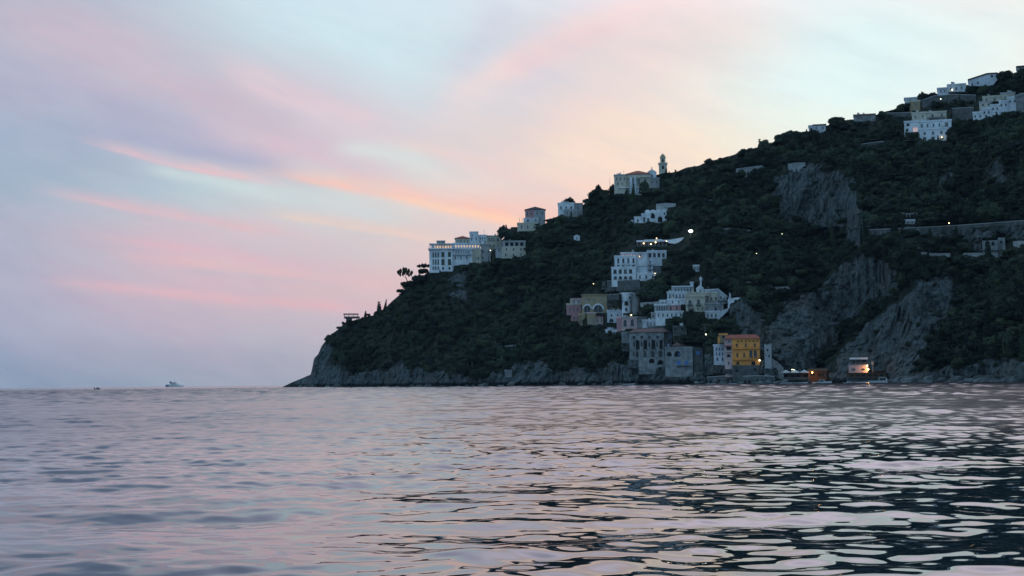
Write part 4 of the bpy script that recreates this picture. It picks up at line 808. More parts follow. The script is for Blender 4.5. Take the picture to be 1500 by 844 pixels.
for i, (a, b, t_, w_) in enumerate(((1427, 1440, 163.6, 176), (1440.05, 1452, 158.6, 172.6), (1452.05, 1464, 153.6, 169), (1464.05, 1476, 148.4, 165), (1476.05, 1488.6, 143.6, 166))):
    h.block(a, b, t_, w_, .5*i, 7, 'bright', row(a+3, b-3, 2, t_+3, t_+6.6, 2.4, 'arch'), roof='flat')
h = House('grey_house', 'tall dull grey house cut by the right picture edge beside the long descending white house', 'house', 1500, 168)
h.block(1489.2, 1520, 139, 166, 1, 8, 'stone', row(1494, 1510, 3, 146, 150, 2), roof='flat')
h = House('ridge_house', 'dark flat house on the highest skyline at the right picture edge', 'house', 1502, 108)
h.block(1490, 1518, 97.6, 108, 0, 7, 'grey', row(1495, 1510, 3, 100, 103, 2), roof='flat', roofmat='slate')
h = House('crest_house', 'small white house standing out on the skyline left of all the upper right houses', 'house', 1197, 194)
h.block(1185, 1191, 184.6, 196, 0, 5, 'white', row(1188, 1188, 1, 187, 190, 1.6), roof='flat'); h.block(1191.05, 1209.4, 182.6, 195, .6, 6, 'white', row(1196, 1205, 2, 185.6, 188.8, 2.2), roof='shed', roofmat='slate', rh=1.4)
h = House('low_barn', 'low brownish flat-roofed barn on the skyline between the small crest house and the upper houses', 'barn', 1266, 176)
h.block(1251, 1282, 168.4, 178, .5, 6, 'stone', row(1258, 1274, 2, 170.8, 174, 2.4), roof='flat', roofmat='oldtile')
strip('retaining_wall', 'upper grey retaining wall between the beige square house and the slope-roofed house', 'wall', [(1350, 158, 10), (1368, 150, 9), (1400, 148, 9), (1430, 150, 10)], mat='darkstone')
strip('retaining_wall', 'grey retaining wall right of the cream two-storey block', 'wall', [(1395, 177, 17), (1410, 176, 17), (1427, 174, 16)], mat='darkstone')
strip('retaining_wall', 'rubble retaining wall left of the cream two-storey block', 'wall', [(1298, 172, 6), (1315, 172, 6), (1334, 171, 6)], mat='darkstone')
strip('terrace_wall', 'pale long terrace wall above the upper cliff, left of two', 'wall', [(1078, 254, 6), (1100, 251, 6), (1126, 248, 6)], mat='stone')
strip('terrace_wall', 'pale short terrace wall directly on the upper cliff edge, right of two', 'wall', [(1154, 249, 8), (1168, 248, 9), (1180, 246, 7)], mat='stone')

# ------------------------------------------------------------------ coast road and walls on the right slope
road = strip('road_wall', 'long stone wall carrying the coast road across the right slope', 'wall', [(1270, 341, 4), (1300, 341, 5), (1330, 344, 9), (1345, 347, 13), (1366, 340, 7), (1400, 336, 5), (1450, 332, 4.5), (1510, 328, 5)], mat='darkstone', clr=.22, thick=1.2)
rr_ = rad(1344, 346)-1.3; P_ = at(1344, 346, rr_); t = thing('culvert', 'dark arched opening in the long coast road wall', 'opening', P_)
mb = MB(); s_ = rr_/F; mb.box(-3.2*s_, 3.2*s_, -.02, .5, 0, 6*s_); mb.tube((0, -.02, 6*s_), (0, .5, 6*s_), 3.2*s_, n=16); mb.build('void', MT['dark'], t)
mb = MB()
for i in range(9):
    a0, a1 = math.pi*i/9, math.pi*(i+1)/9
    mb.add([(math.cos(a)*r_*s_, y_, 6*s_+math.sin(a)*r_*s_) for y_ in (-.15, .45) for a in (a0, a1) for r_ in (3.25, 4.1)], [(0, 1, 3, 2), (1, 5, 7, 3), (0, 2, 6, 4)])
mb.build('arch_rim', MT['grey'], t)
def railing(label, pts, hpx=2.2, mat='metal', name='railing', cat='railing', wood=False):
    xs = np.linspace(pts[0][0], pts[-1][0], max(4, int((pts[-1][0]-pts[0][0])/4))); ys = np.interp(xs, [p[0] for p in pts], [p[1] for p in pts])
    Q = [at(a, b, rad(a, b)-1.2) for a, b in zip(xs, ys)]; o = Q[0].copy(); t = thing(name, label, cat, o); s_ = rad(xs[0], ys[0])/F; hh = hpx*s_
    mr = MB(); mp = MB()
    for i, q in enumerate(Q):
        p = q-o; mp.tube(p-Vector((0, 0, .6)), p+Vector((0, 0, hh)), .07, n=5)
        if i: p0 = Q[i-1]-o; mr.tube(p0+Vector((0, 0, hh)), p+Vector((0, 0, hh)), .07, n=5); mr.tube(p0+Vector((0, 0, hh*.5)), p+Vector((0, 0, hh*.5)), .05, n=5)
    mr.build('rail', MT[mat], t); mp.build('posts', MT[mat], t)
railing('pale curved guard rail above the dark arched opening of the road wall', [(1318, 315), (1330, 316), (1343, 315)], 3, 'canvas')
strip('white_wall', 'bright low white wall bending down at its left end below the coast road', 'wall', [(1345, 372, 9), (1350, 377, 7), (1366, 377, 5), (1392, 377, 5)], mat='grey')
strip('white_wall', 'bright low white wall in front of the rubble building near the right edge', 'wall', [(1411, 379, 7), (1430, 378, 6.5), (1462, 377, 5)], mat='grey')
strip('white_wall', 'short white wall touching the right picture edge below the coast road', 'wall', [(1484, 362, 7), (1495, 361, 7), (1510, 361, 6)], mat='grey')
h = House('small_shelter', 'low pale flat shelter beside the dark trees above the arched opening of the road', 'shelter', 1332, 328)
h.block(1326, 1340, 323.4, 328.5, 0, 3, 'grey', row(1330, 1336, 2, 325, 327.5, 2.5), roof='flat', roofmat='white')
strip('terrace_wall', 'short pale terrace wall alone in the dark woods below the pinprick lamp', 'wall', [(1127, 424, 2.6), (1142, 424, 3), (1158, 423, 2.4)], mat='grey')
strip('terrace_wall', 'small pale wall stub in the dark woods left of the short pale terrace wall', 'wall', [(1093, 415, 3.4), (1110, 413, 3)], mat='grey')
strip('terrace_wall', 'short grey terrace wall low in the woods left of the village', 'wall', [(738, 510, 2.5), (757, 508, 2.8)], mat='stone')
strip('terrace_wall', 'faint terrace wall in the olive slope below the low brownish barn', 'wall', [(1262, 214, 2.4), (1285, 211, 2.8), (1310, 209, 2.4)], mat='darkstone')
strip('terrace_wall', 'faint terrace wall in the woods right of the stepped arched villa', 'wall', [(1010, 300, 2.4), (1030, 297, 2.8), (1052, 295, 2.2)], mat='darkstone')
strip('terrace_wall', 'grey wall bending through the dark trees right of the bright floodlight', 'wall', [(1045, 340, 3), (1070, 338, 3.4), (1100, 341, 3)], mat='stone')
h = House('ruin', 'pale rubble building with empty openings just under the coast road near the right edge', 'ruin', 1456, 370)
h.block(1440, 1462, 352, 366, 0, 4, 'stone', [(1444, 1447, 355, 359, 'rect', 'dark'), (1453, 1457, 354, 360, 'arch', 'dark')], roof=None, sill=False, mull=False)
h.block(1462.05, 1472, 348, 366, .8, 4, 'stone', [(1465, 1468, 353, 357, 'rect', 'dark')], roof=None, sill=False, mull=False)
# lookout terrace near the point
h = House('lookout_terrace', 'jutting lookout terrace with thin roof and lit railing on the left slope above the point', 'terrace', 513, 466)
mb = MB(); a_, b_ = h.X(504), h.X(527); mb.box(a_, b_, -2, 6, h.Z(466.2), h.Z(464.2)); mb.build('floor', MT['darkstone'], h.o)
mb = MB(); mb.box(h.X(503), h.X(525), -2.2, 5, h.Z(460.6), h.Z(459.6)); mb.build('roof', MT['darkstone'], h.o)
h.posts((504.6, 511, 518, 524), 460.6, 464.2, -1.6, .3, 'darkstone', 'post'); h.rail(503.4, 526, 462.8, 464.2, -.9, 'darkstone', 1.1, slab=False)
mb = MB(); mb.add([(h.X(506.5), -1.5, h.Z(466.2)), (h.X(516), -1.5, h.Z(466.2)), (h.X(514), 0, h.Z(475)), (h.X(508), 0, h.Z(475)), (h.X(506.5), 3, h.Z(466.2)), (h.X(516), 3, h.Z(466.2)), (h.X(514), 3, h.Z(475)), (h.X(508), 3, h.Z(475))], [(0, 1, 2, 3), (7, 6, 5, 4), (0, 3, 7, 4), (1, 5, 6, 2), (0, 4, 5, 1)]); mb.build('bracket', MT['darkstone'], h.o)
h.clear(502, 528, 458, 468, cut=False)
h = House('sea_house', 'tiny grey stone hut low on the rocks at the waterline beneath the wooded slope', 'hut', 745, 552, r=rad(745, 552)-1)
h.block(739.5, 750, 543.4, 553, 0, 3, 'stone', row(743, 747.4, 2, 545.4, 548.6, 1.8), roof='flat')

# ------------------------------------------------------------------ street lamps (each lit in the photograph)
G = 'lit street lamps on the slope'
for L_ in (('small yellow lamp on a post just left of the big white cube-shaped hotel podium', 869.4, 415.8, 'lampy', .3), ('bright greenish lamp at the upper left corner of the grey monastery', 911, 482.8, 'lampw', .5),
    ('bright greenish lamp between the blue-shuttered stone house and the bright orange house', 1034, 490.2, 'lampw', .44), ('white lantern at the end of the curving ramp wall', 1083.6, 437.4, 'canvas', .55),
    ('faint yellow-green lamp above the dark trees left of the upper cliff foot', 1145.4, 343, 'lampdim', .28), ('pinprick white lamp deep in the dark trees below the upper cliff', 1108, 371.6, 'lampw', .24),
    ('warm lamp on the coast road wall', 1389.6, 327.6, 'lampy', .34), ('lamp on the upper retaining wall below the slope-roofed house', 1377.6, 146, 'lampw', .36),
    ('tiny lamp near the skyline below the small crest house', 1148, 215.6, 'lampw', .26)):
    lamppost(L_[0], L_[1], L_[2], 10, L_[3], L_[4], group=G)
h = House('utility_pole', 'thin bare pole standing left of the bright orange house roof', 'pole', 1033.2, 504)
mb = MB(); mb.tube((0, 0, -1), (0, 0, h.Z(476)), .12, .07); mb.build('shaft', MT['metal'], h.o)
h = House('utility_pole', 'thin bare pole on the skyline left of the church', 'pole', 893.4, 278)
mb = MB(); mb.tube((0, 0, -1), (0, 0, h.Z(260)), .1, .05); mb.build('shaft', MT['metal'], h.o)
# ------------------------------------------------------------------ cut terraces, build the slope
for x0, x1, yt, yb, r in CUTS:
    ft = (PX > x0-1.5) & (PX < x1+1.5) & (PY >= yb-.5) & (PY < yb+12)
    R[ft] = np.minimum(R[ft], r-.25)
for x0, x1, yt, yb, r in CUTS:
    mk = (PX > x0-1.5) & (PX < x1+1.5) & (PY < yb-.5) & (PY > yt-3)
    R[mk] = np.maximum(R[mk], r+10)
X = R*np.sin(AZ); Y = R*np.cos(AZ); Z = H+R*np.tan(EL)
top = np.stack([X[-1], Y[-1], Z[-1]], -1); dirs = np.stack([np.sin(azs), np.cos(azs)], -1)
back = []
for dr_, k_ in ((12, .985), (40, .93), (110, .7), (220, .35), (330, 0)):
    q = top.copy(); q[:, :2] += dirs*dr_; q[:, 2] = top[:, 2]*k_-(3 if k_ == 0 else 0); back.append(q)
P = np.concatenate([np.stack([X, Y, Z], -1), np.stack(back)], 0)
ra_ = np.concatenate([ROCK, np.zeros((5, ROCK.shape[1]))], 0)
m, n, b = new_mat('hillside')
geo = n.node('ShaderNodeNewGeometry').outputs['Position']; at_ = n.node('ShaderNodeAttribute', attribute_name='rock').outputs['Fac']
tall = n.scalevec(geo, (1, 1, .45))
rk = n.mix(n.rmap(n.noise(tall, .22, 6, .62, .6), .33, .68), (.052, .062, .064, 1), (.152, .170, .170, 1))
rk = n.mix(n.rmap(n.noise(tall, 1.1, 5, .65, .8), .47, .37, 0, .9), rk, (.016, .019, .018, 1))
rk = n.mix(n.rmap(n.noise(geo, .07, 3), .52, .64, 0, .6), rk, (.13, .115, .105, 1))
vo = n.node('ShaderNodeTexVoronoi', feature='DISTANCE_TO_EDGE'); n.put(vo.inputs['Vector'], n.scalevec(geo, (1, 1, .6))); vo.inputs['Scale'].default_value = .35; crk = n.rmap(vo.outputs['Distance'], 0, .10, .55, 0)
rk = n.mix(crk, rk, (.03, .034, .034, 1))
sz = n.node('ShaderNodeSeparateXYZ'); n.links.new(geo, sz.inputs[0])
wet = n.rmap(n.math('ADD', sz.outputs[2], n.math('MULTIPLY', n.noise(geo, .3, 3), 2.2)), 3.6, 2.4)
rk = n.mix(wet, rk, (.012, .014, .015, 1))
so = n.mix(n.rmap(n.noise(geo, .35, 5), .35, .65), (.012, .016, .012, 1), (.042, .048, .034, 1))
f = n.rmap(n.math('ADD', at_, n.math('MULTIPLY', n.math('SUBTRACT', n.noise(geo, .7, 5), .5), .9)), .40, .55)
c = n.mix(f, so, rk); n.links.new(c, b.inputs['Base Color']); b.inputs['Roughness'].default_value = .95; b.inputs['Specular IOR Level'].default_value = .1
bp = n.node('ShaderNodeBump'); bp.inputs['Strength'].default_value = .9; bp.inputs['Distance'].default_value = .7
n.links.new(n.noise(tall, .9, 7, .65, .5), bp.inputs['Height']); n.links.new(bp.outputs[0], b.inputs['Normal'])
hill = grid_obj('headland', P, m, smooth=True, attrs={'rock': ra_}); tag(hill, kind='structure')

# ------------------------------------------------------------------ loose boulders at the waterline
def boulder_mesh(seed, n_=3):
    bm = bmesh.new(); bmesh.ops.create_icosphere(bm, subdivisions=n_, radius=1)
    for v_ in bm.verts:
        c_ = np.array(v_.co); k = 1+.35*float(fbm(c_[0]*1.1+seed, c_[1]*1.1, c_[2]*1.1, s=seed))+.12*float(fbm(c_[0]*4, c_[1]*4, c_[2]*4, s=seed+9)); v_.co *= k; v_.co.z *= .7
    me = bpy.data.meshes.new('boulder'); bm.to_mesh(me); bm.free(); me.materials.append(MT['rock']); return me
MT['rock'] = surface('boulder_rock', (.17, .185, .18), (.05, .056, .056), .35, bump=.6)
BM = [boulder_mesh(s_) for s_ in range(5)]
spots = []
for _ in range(170):
    px = random.choice([random.uniform(425, 930), random.uniform(1310, 1500), random.uniform(1310, 1500), random.uniform(1010, 1150)])
    spots.append((px, random.uniform(.5, 2.1)*(1.35 if px > 1310 else 1)))
for i, (px, sz_) in enumerate(spots):
    yy = 568.7-.01*px+1; r_ = float(np.interp(float(azel(px, yy)[0]), azs, R[int(NR*.03)])) - random.uniform(-1, 3.0)
    a, _ = azel(px, yy); o = bpy.data.objects.new('boulder', BM[i % 5]); link(o)
    o.location = (r_*math.sin(a), r_*math.cos(a), random.uniform(-.3, .5)*sz_); o.scale = (sz_*random.uniform(.8, 1.5), sz_, sz_*random.uniform(.6, 1.1)); o.rotation_euler = (random.uniform(-.4, .4), random.uniform(-.4, .4), random.uniform(0, 6.28))
    tag(o, 'grey boulder lying at the waterline under the headland', 'boulder', 'boulders strewn along the waterline')

# ------------------------------------------------------------------ foliage prototypes
def crown_arrays(seed, nl=9, leaves=1500, size=.15, flat=.8, lobes=None, shell=.65):
    g_ = np.random.default_rng(seed); L = lobes
    if L is None:
        L = [(0, 0, .05, .62)]
        for i in range(nl):
            t = g_.uniform(0, 6.28); q = g_.uniform(.25, .62); L.append((q*math.cos(t), q*math.sin(t), g_.uniform(-.35, .55)*flat, g_.uniform(.26, .48)))
    w = np.array([l[3]**2 for l in L]); w /= w.sum(); k = g_.choice(len(L), leaves, p=w); L = np.array(L)
    d = g_.normal(size=(leaves, 3)); d /= np.linalg.norm(d, axis=1)[:, None]
    rr = L[k, 3]*(shell+(1-shell)*g_.random(leaves))*(1+.2*g_.normal(size=leaves)*.5)
    C_ = L[k, :3]+d*rr[:, None]*np.array([1, 1, flat])
    n_ = d+g_.normal(size=(leaves, 3))*.38; n_ /= np.linalg.norm(n_, axis=1)[:, None]
    t_ = np.cross(n_, g_.normal(size=(leaves, 3))); t_ /= np.linalg.norm(t_, axis=1)[:, None]; b_ = np.cross(n_, t_)
    s_ = size*g_.uniform(.6, 1.4, leaves)[:, None]
    V = np.stack([C_-t_*s_, C_+b_*s_*.55, C_+t_*s_, C_-b_*s_*.55], 1).reshape(-1, 3)
    return V, np.arange(leaves*4).reshape(-1, 4)
def mesh_np(name, V, Q, mat):
    me = bpy.data.meshes.new(name); me.vertices.add(len(V)); me.vertices.foreach_set('co', V.astype(np.float32).reshape(-1))
    me.loops.add(Q.size); me.loops.foreach_set('vertex_index', Q.astype(np.int32).reshape(-1)); me.polygons.add(len(Q)); me.polygons.foreach_set('loop_start', np.arange(len(Q), dtype=np.int32)*4)
    me.update(calc_edges=True); me.materials.append(mat); return me
protos = bpy.data.collections.new('crown_kinds')
for i in range(12):
    lb = None; fl = [.8, .7, .95, .6, .75, 1.1, .85, .65, .9, .5, 1, 1][i]
    if i == 10: lb = [(0, 0, -.3+.28*q_, .36*(1-.095*q_)) for q_ in range(9)]
    if i == 11: lb = [(.62*math.cos(q_*1.1)*random.uniform(.3, 1), .62*math.sin(q_*1.1)*random.uniform(.3, 1), .75+random.uniform(-.08, .12), .3) for q_ in range(11)]
    V, Q = crown_arrays(50+i, nl=[8, 12, 6, 10, 14, 5, 9, 16, 7, 12, 1, 1][i], leaves=1500, size=.125, flat=fl if lb is None else .8, lobes=lb)
    if i == 9: V = V*np.array([1.1, 1.1, .55])
    V = V+np.array([0, 0, .55]); protos.objects.link(bpy.data.objects.new('crown_kind', mesh_np('crown_kind', V, Q, MT['leaf'])))
# where crowns stand: spread evenly over the slope as it is
RB = blur(blur(ROCK, 13, 1), 7, 0)
pts = []
jx = 7.8; jy = 5.5; CL = np.array([c[:4] for c in CLEAR])
for y_ in np.arange(60, 566, jy):
    for x_ in np.arange(452, 1960, jx):
        if x_ > 1600 and random.random() < .35 or (x_ < 1500 and y_ < 90): continue
        px, py = x_+random.uniform(-.5, .5)*jx*1.5, y_+random.uniform(-.5, .5)*jy*1.5
        a, e, i, j = ridx(px, py)
        if e > np.interp(a, azs, Ec) or i < NR*.02: continue
        i0, j0 = int(i), int(j)
        if RB[i0, j0] > .28 and random.random() > (.035 if py < 520 else (.16 if py < 550 and px < 930 else .012)): continue
        if RB[i0, j0] > .28: sc = random.uniform(.5, 1.1)
        else:
            big = float(fbm(np.array(px/60.), np.array(py/40.), s=600, o=2)); sc = (1.5+1.75*random.random()**1.4)*(1+.55*max(-.6, big*1.6))
        if random.random() < .10: sc *= 1.35
        r_ = float(R[i0, j0]); h_px = 1.75*sc/r_*F*.8
        if i > NR-14: sc *= random.choice([.45, .7, .9, 1.15])
        bad = False
        w_ = sc/r_*F*.75
        hit = (CL[:, 0]-w_ < px) & (px < CL[:, 1]+w_) & (CL[:, 2]-2 < py) & (py < CL[:, 3]+h_px*.5)
        for (x0, x1, yt, yb) in CL[hit]:
            if x0-w_ < px < x1+w_ and yt-2 < py < yb+h_px+1:
                if py > yb+1 and x0 < px < x1 and random.random() < .6:
                    sc2 = max(.45, sc*(py-yb)/(h_px+1)); 
                    if (py-yb) > 1.2*sc2/r_*F*1.3: sc = min(sc, sc2); continue
                bad = True; break
        if bad: continue
        pts.append((r_*math.sin(a), r_*math.cos(a), H+r_*math.tan(e)-.25*sc, sc*random.uniform(.85, 1.2), sc*random.uniform(.75, 1.15)))
pts = np.array(pts); print('crowns', len(pts))
me = bpy.data.meshes.new('woodland'); me.vertices.add(len(pts)); me.vertices.foreach_set('co', pts[:, :3].astype(np.float32).reshape(-1))
for nm, col in (('sxy', pts[:, 3]*1.25), ('sz', pts[:, 4]*1.15)):
    a_ = me.attributes.new(nm, 'FLOAT', 'POINT'); a_.data.foreach_set('value', col.astype(np.float32))
wood = link(bpy.data.objects.new('woodland', me)); tag(wood, 'dense dark macchia woodland covering the whole headland slope', 'woodland', kind='stuff')
ng = bpy.data.node_groups.new('scatter_crowns', 'GeometryNodeTree'); ng.interface.new_socket('Geometry', in_out='INPUT', socket_type='NodeSocketGeometry'); ng.interface.new_socket('Geometry', in_out='OUTPUT', socket_type='NodeSocketGeometry')
G_ = N(ng); gi = G_.node('NodeGroupInput'); go = G_.node('NodeGroupOutput'); m2p = G_.node('GeometryNodeMeshToPoints'); iop = G_.node('GeometryNodeInstanceOnPoints'); ci = G_.node('GeometryNodeCollectionInfo')
ci.inputs['Collection'].default_value = protos; ci.inputs['Separate Children'].default_value = True; ci.inputs['Reset Children'].default_value = True
G_.links.new(gi.outputs[0], m2p.inputs[0]); G_.links.new(m2p.outputs[0], iop.inputs['Points']); G_.links.new(ci.outputs[0], iop.inputs['Instance']); iop.inputs['Pick Instance'].default_value = True
ri = G_.node('FunctionNodeRandomValue', data_type='INT'); ri.inputs['Min'].default_value = 0; ri.inputs['Max'].default_value = 11; G_.links.new(ri.outputs[2], iop.inputs['Instance Index'])
rz = G_.node('FunctionNodeRandomValue', data_type='FLOAT_VECTOR'); rz.inputs[0].default_value = (-.15, -.15, 0); rz.inputs[1].default_value = (.15, .15, 6.28); G_.links.new(rz.outputs[0], iop.inputs['Rotation'])
cx = G_.node('ShaderNodeCombineXYZ')
for k, nm in enumerate(('sxy', 'sxy', 'sz')):
    na = G_.node('GeometryNodeInputNamedAttribute', data_type='FLOAT'); na.inputs['Name'].default_value = nm; G_.links.new(na.outputs[0], cx.inputs[k])
G_.links.new(cx.outputs[0], iop.inputs['Scale']); G_.links.new(iop.outputs[0], go.inputs[0])
wood.modifiers.new('scatter', 'NODES').node_group = ng

# ------------------------------------------------------------------ single trees one can tell apart
def tree(name, label, px, py, hpx, wpx, lobes, mat='needle', lean=0., group=None, leaves=1600, trunk=.42, dr=-.3, size=.1):
    r_ = rad(px, py, R)+dr; Pp = at(px, py, r_); s_ = r_/F; t = thing(name, label, 'tree', Pp, random.uniform(-.2, .2), group)
    Hh, Wd = hpx*s_, wpx*s_/2
    V, Q = crown_arrays(int(px*3+py), leaves=leaves, size=size, flat=1, lobes=lobes, shell=.45)
    V = V*np.array([Wd, Wd*.8, Hh]); V[:, 0] += lean*Hh*.5
    c_ = mesh_np('crown', V, Q, MT[mat]); link(bpy.data.objects.new('crown', c_), t)
    mb = MB(); w_ = max(.14, Hh*.028); mid = (lean*Hh*.25, 0, Hh*trunk*.6); tp = (lean*Hh*.5, 0, Hh*(trunk+.18))
    mb.tube((0, 0, -1), mid, w_*1.3, w_); mb.tube(mid, tp, w_, w_*.5)
    for l in lobes[:6]: mb.tube(mid if l[2] < .6 else tp, (l[0]*Wd+lean*Hh*.5, l[1]*Wd*.8, l[2]*Hh), w_*.5, w_*.15, n=5)
    mb.build('trunk', MT['bark'], t)
stone_pine = [(-.55, 0, .80, .17), (-.2, .2, .93, .15), (.15, -.1, .86, .19), (0, -.3, .70, .17), (-.85, .1, .70, .14), (-.62, .1, .58, .13), (.8, .1, .60, .15), (.3, .1, .66, .16), (-.25, .2, .62, .16), (.5, .2, .80, .15), (.95, 0, .70, .10), (.55, 0, .48, .11)]
wide = [(-.6, 0, .8, .2), (-.2, .1, .86, .22), (.25, 0, .84, .22), (.65, 0, .8, .2), (0, .2, .74, .18), (.9, 0, .78, .14), (-.9, 0, .78, .12)]
cyp = [(0, 0, .12+.1*i, .5*(1-.1*i)*.8) for i in range(9)]
rnd = [(-.5, 0, .38, .4), (.45, .1, .34, .44), (0, 0, .66, .36), (0, .3, .25, .45), (-.25, -.2, .15, .42), (.35, -.2, .6, .26), (-.4, .1, .66, .22), (.1, 0, .86, .18), (.6, 0, .1, .3)]
tree('pine_tree', 'lone leaning pine with ragged crown standing out on the skyline, furthest left', 597.5, 413, 20, 23, stone_pine, lean=-.45, leaves=1300)
tree('pine_tree', 'small flat-topped pine touching the left wall of the long white hotel', 624, 400, 13, 20, wide, lean=-.5, leaves=900)
tree('round_tree', 'round dark tree on the skyline between the long white hotel and the pink-towered villa', 737, 346, 16, 20, rnd, 'leaf', leaves=1600)
tree('round_tree', 'round bushy tree right behind the small rooftop room of the white flat-roofed house', 834, 302, 13, 22, rnd, 'leaf', dr=9)
tree('round_tree', 'small dark round tree standing up on the skyline left of the church', 876.5, 284, 14, 12, rnd, 'leaf')
tree('round_tree', 'dark tree hugging the left corner of the church', 898, 284, 14, 15, rnd, 'leaf')
tree('round_tree', 'dark broad tree between the church and the low white pavilion', 944, 281, 17, 18, rnd, 'leaf', dr=-4)
tree('cypress_tree', 'tall dark cypress at the foot of the pale upper cliff, right', 1262, 360, 32, 13, cyp, 'needle', leaves=1800)
tree('cypress_tree', 'slim cypress in dark woods left of the upper cliff foot', 1129, 352, 24, 9, cyp, 'needle', leaves=1200)
tree('round_tree', 'leafy tree on the skyline right of the beige square house', 1351, 149, 14, 17, rnd, 'leaf')
tree('round_tree', 'broad dark tree covering the foot of the cream villa', 1012, 470, 17, 30, rnd, 'leaf', dr=-3, leaves=2600, size=.07)
tree('round_tree', 'big dark tree standing directly above the dark roofless stone block', 1022, 480, 22, 40, rnd, 'leaf', dr=-2, leaves=3200, size=.06)
tree('round_tree', 'dark tree left of the bright orange house, behind the greenish lamp', 1042, 506, 22, 18, rnd, 'leaf', dr=2, leaves=1800)
tree('round_tree', 'dark tree growing before the white arcade right of the cube-shaped hotel', 966, 416, 16, 18, rnd, 'leaf', leaves=1800)
tree('round_tree', 'olive green tree between the mustard annex and the peach annex', 857.6, 479, 13, 10, rnd, 'leaf')

# ------------------------------------------------------------------ boats
def sea_pt(px, r_): a = math.atan((px-750)/F); return Vector((r_*math.sin(a), r_*math.cos(a), 0))
def hull(mb, L, B, D, sheer=.35, m=0, n=12):
    vs = []
    for i in range(n+1):
        t = i/n; x = (t-.5)*L; w = B/2*(1-max(0, (t-.45)/.55)**2.2)*(.82+.18*min(1, t*4)); w = max(w, .02); zt = D*(.75+sheer*t*t); kb = -.25*D*(1-max(0, (t-.8)/.2)*.8)
        xo = L*.05*max(0, (t-.8)/.2)
        vs += [(x, -w*.6, kb), (x+xo, -w, zt), (x+xo, -w+.07 if w > .1 else 0, zt), (x, -w*.55, D*.35), (x, w*.55, D*.35), (x+xo, w-.07 if w > .1 else 0, zt), (x+xo, w, zt), (x, w*.6, kb)]
    fs = []
    for i in range(n):
        for j in range(8): a = i*8+j; b = i*8+(j+1) % 8; fs.append((a, a+8, b+8, b))
    fs += [tuple(range(7, -1, -1)), tuple(n*8+j for j in range(8))]; mb.add(vs, fs, m)
def boat(label, px, lpx, heading=0, cabin=True, mat='hull', name='moored_boat', rr_=None, canopy=False, group='boats moored off the shore', out=5):
    a = math.atan((px-750)/F); r_ = rr_ or float(np.interp(a, azs, R[int(NR*.03)]))-out; s_ = r_/F; L = lpx*s_/max(.35, abs(math.cos(heading)))
    t = thing(name, label, 'boat', sea_pt(px, r_), -a+heading, group); B = L*.3; D = max(.45, L*.11)
    m1 = MB(); hull(m1, L, B, D); m1.build('hull', MT[mat], t, smooth=False)
    if cabin:
        m2 = MB(); x0, x1 = -L*.12, L*.2; zt = D+L*.09
        m2.add([(x0, -B*.3, D*.4), (x1, -B*.26, D*.4), (x1, B*.26, D*.4), (x0, B*.3, D*.4), (x0, -B*.28, zt), (x1-L*.07, -B*.22, zt), (x1-L*.07, B*.22, zt), (x0, B*.28, zt)], [(0, 1, 5, 4), (1, 2, 6, 5), (2, 3, 7, 6), (3, 0, 4, 7), (4, 5, 6, 7), (3, 2, 1, 0)]); c_ = m2.build('cabin', MT['bright'], t)
        m3 = MB(); m3.box(x0+.1, x1-L*.08, -B*.3-.02, -B*.29, D*.62+.1, zt-.12); m3.build('window', MT['glass'], c_)
    else:
        m2 = MB(); [m2.box(L*k-.15, L*k+.15, -B*.36, B*.36, D*.55, D*.62) for k in (-.25, 0, .2)]; m2.build('thwart', MT['wood'], t)
    m4 = MB(); m4.box(-L/2-.3, -L/2+.02, -.2, .2, -.1, D+.35); m4.build('outboard_motor', MT['slate'], t)
    if canopy:
        m5 = MB(); [m5.tube((L*k, q*B*.33, D*.6), (L*k, q*B*.33, D+1.7), .04, n=5) for k in (-.2, .1) for q in (-1, 1)]; m5.box(-L*.25, L*.15, -B*.38, B*.38, D+1.7, D+1.78); m5.build('canopy', MT['hullblue'], t)
    return t
boat('long pale motorboat with low cabin moored below the right end of the pink boathouse deck', 1290, 40, .03, out=9)
boat('pale open boat touching the stern of the long motorboat, under the deck', 1262, 24, -.05, cabin=False, out=7)
boat('small white boat left of the pink boathouse deck', 1241, 15, .2, out=6, canopy=True)
boat('white motorboat in front of the glowing wooden hut', 1201, 27, -.04, out=8)
boat('pale open skiff afloat before the beach bar canvas roofs', 1170, 20, .05, cabin=False, out=10)
boat('faint grey skiff before the left canvas roof of the beach bar', 1149, 17, .08, cabin=False, out=9)
boat('small white rowing boat off the quay below the bright orange house', 1070.5, 13, 0, cabin=False, out=6)
boat('grey rowing boat off the stone house with blue shutters', 1038.5, 15, .1, cabin=False, out=6, mat='canvas')
boat('long low pale boat under the rocks left of the grey monastery', 919, 20, 0, cabin=False, out=6)
boat('tiny pale dinghy close to the rocks under the tiny stone hut', 732.5, 8, .1, cabin=False, out=3)
t = boat('small dark fishing boat alone on open sea near the left picture edge', 142.5, 7.2, .1, cabin=True, mat='slate', name='fishing_boat', rr_=820, group=None)
for c_ in t.children:
    if c_.name.startswith('cabin'): c_.data.materials[0] = MT['slate']
t.scale = (1, 1, 1.7)
MT['ship'] = surface('ship_white', (.95, .84, .80), (.90, .79, .75), .1, bump=0)
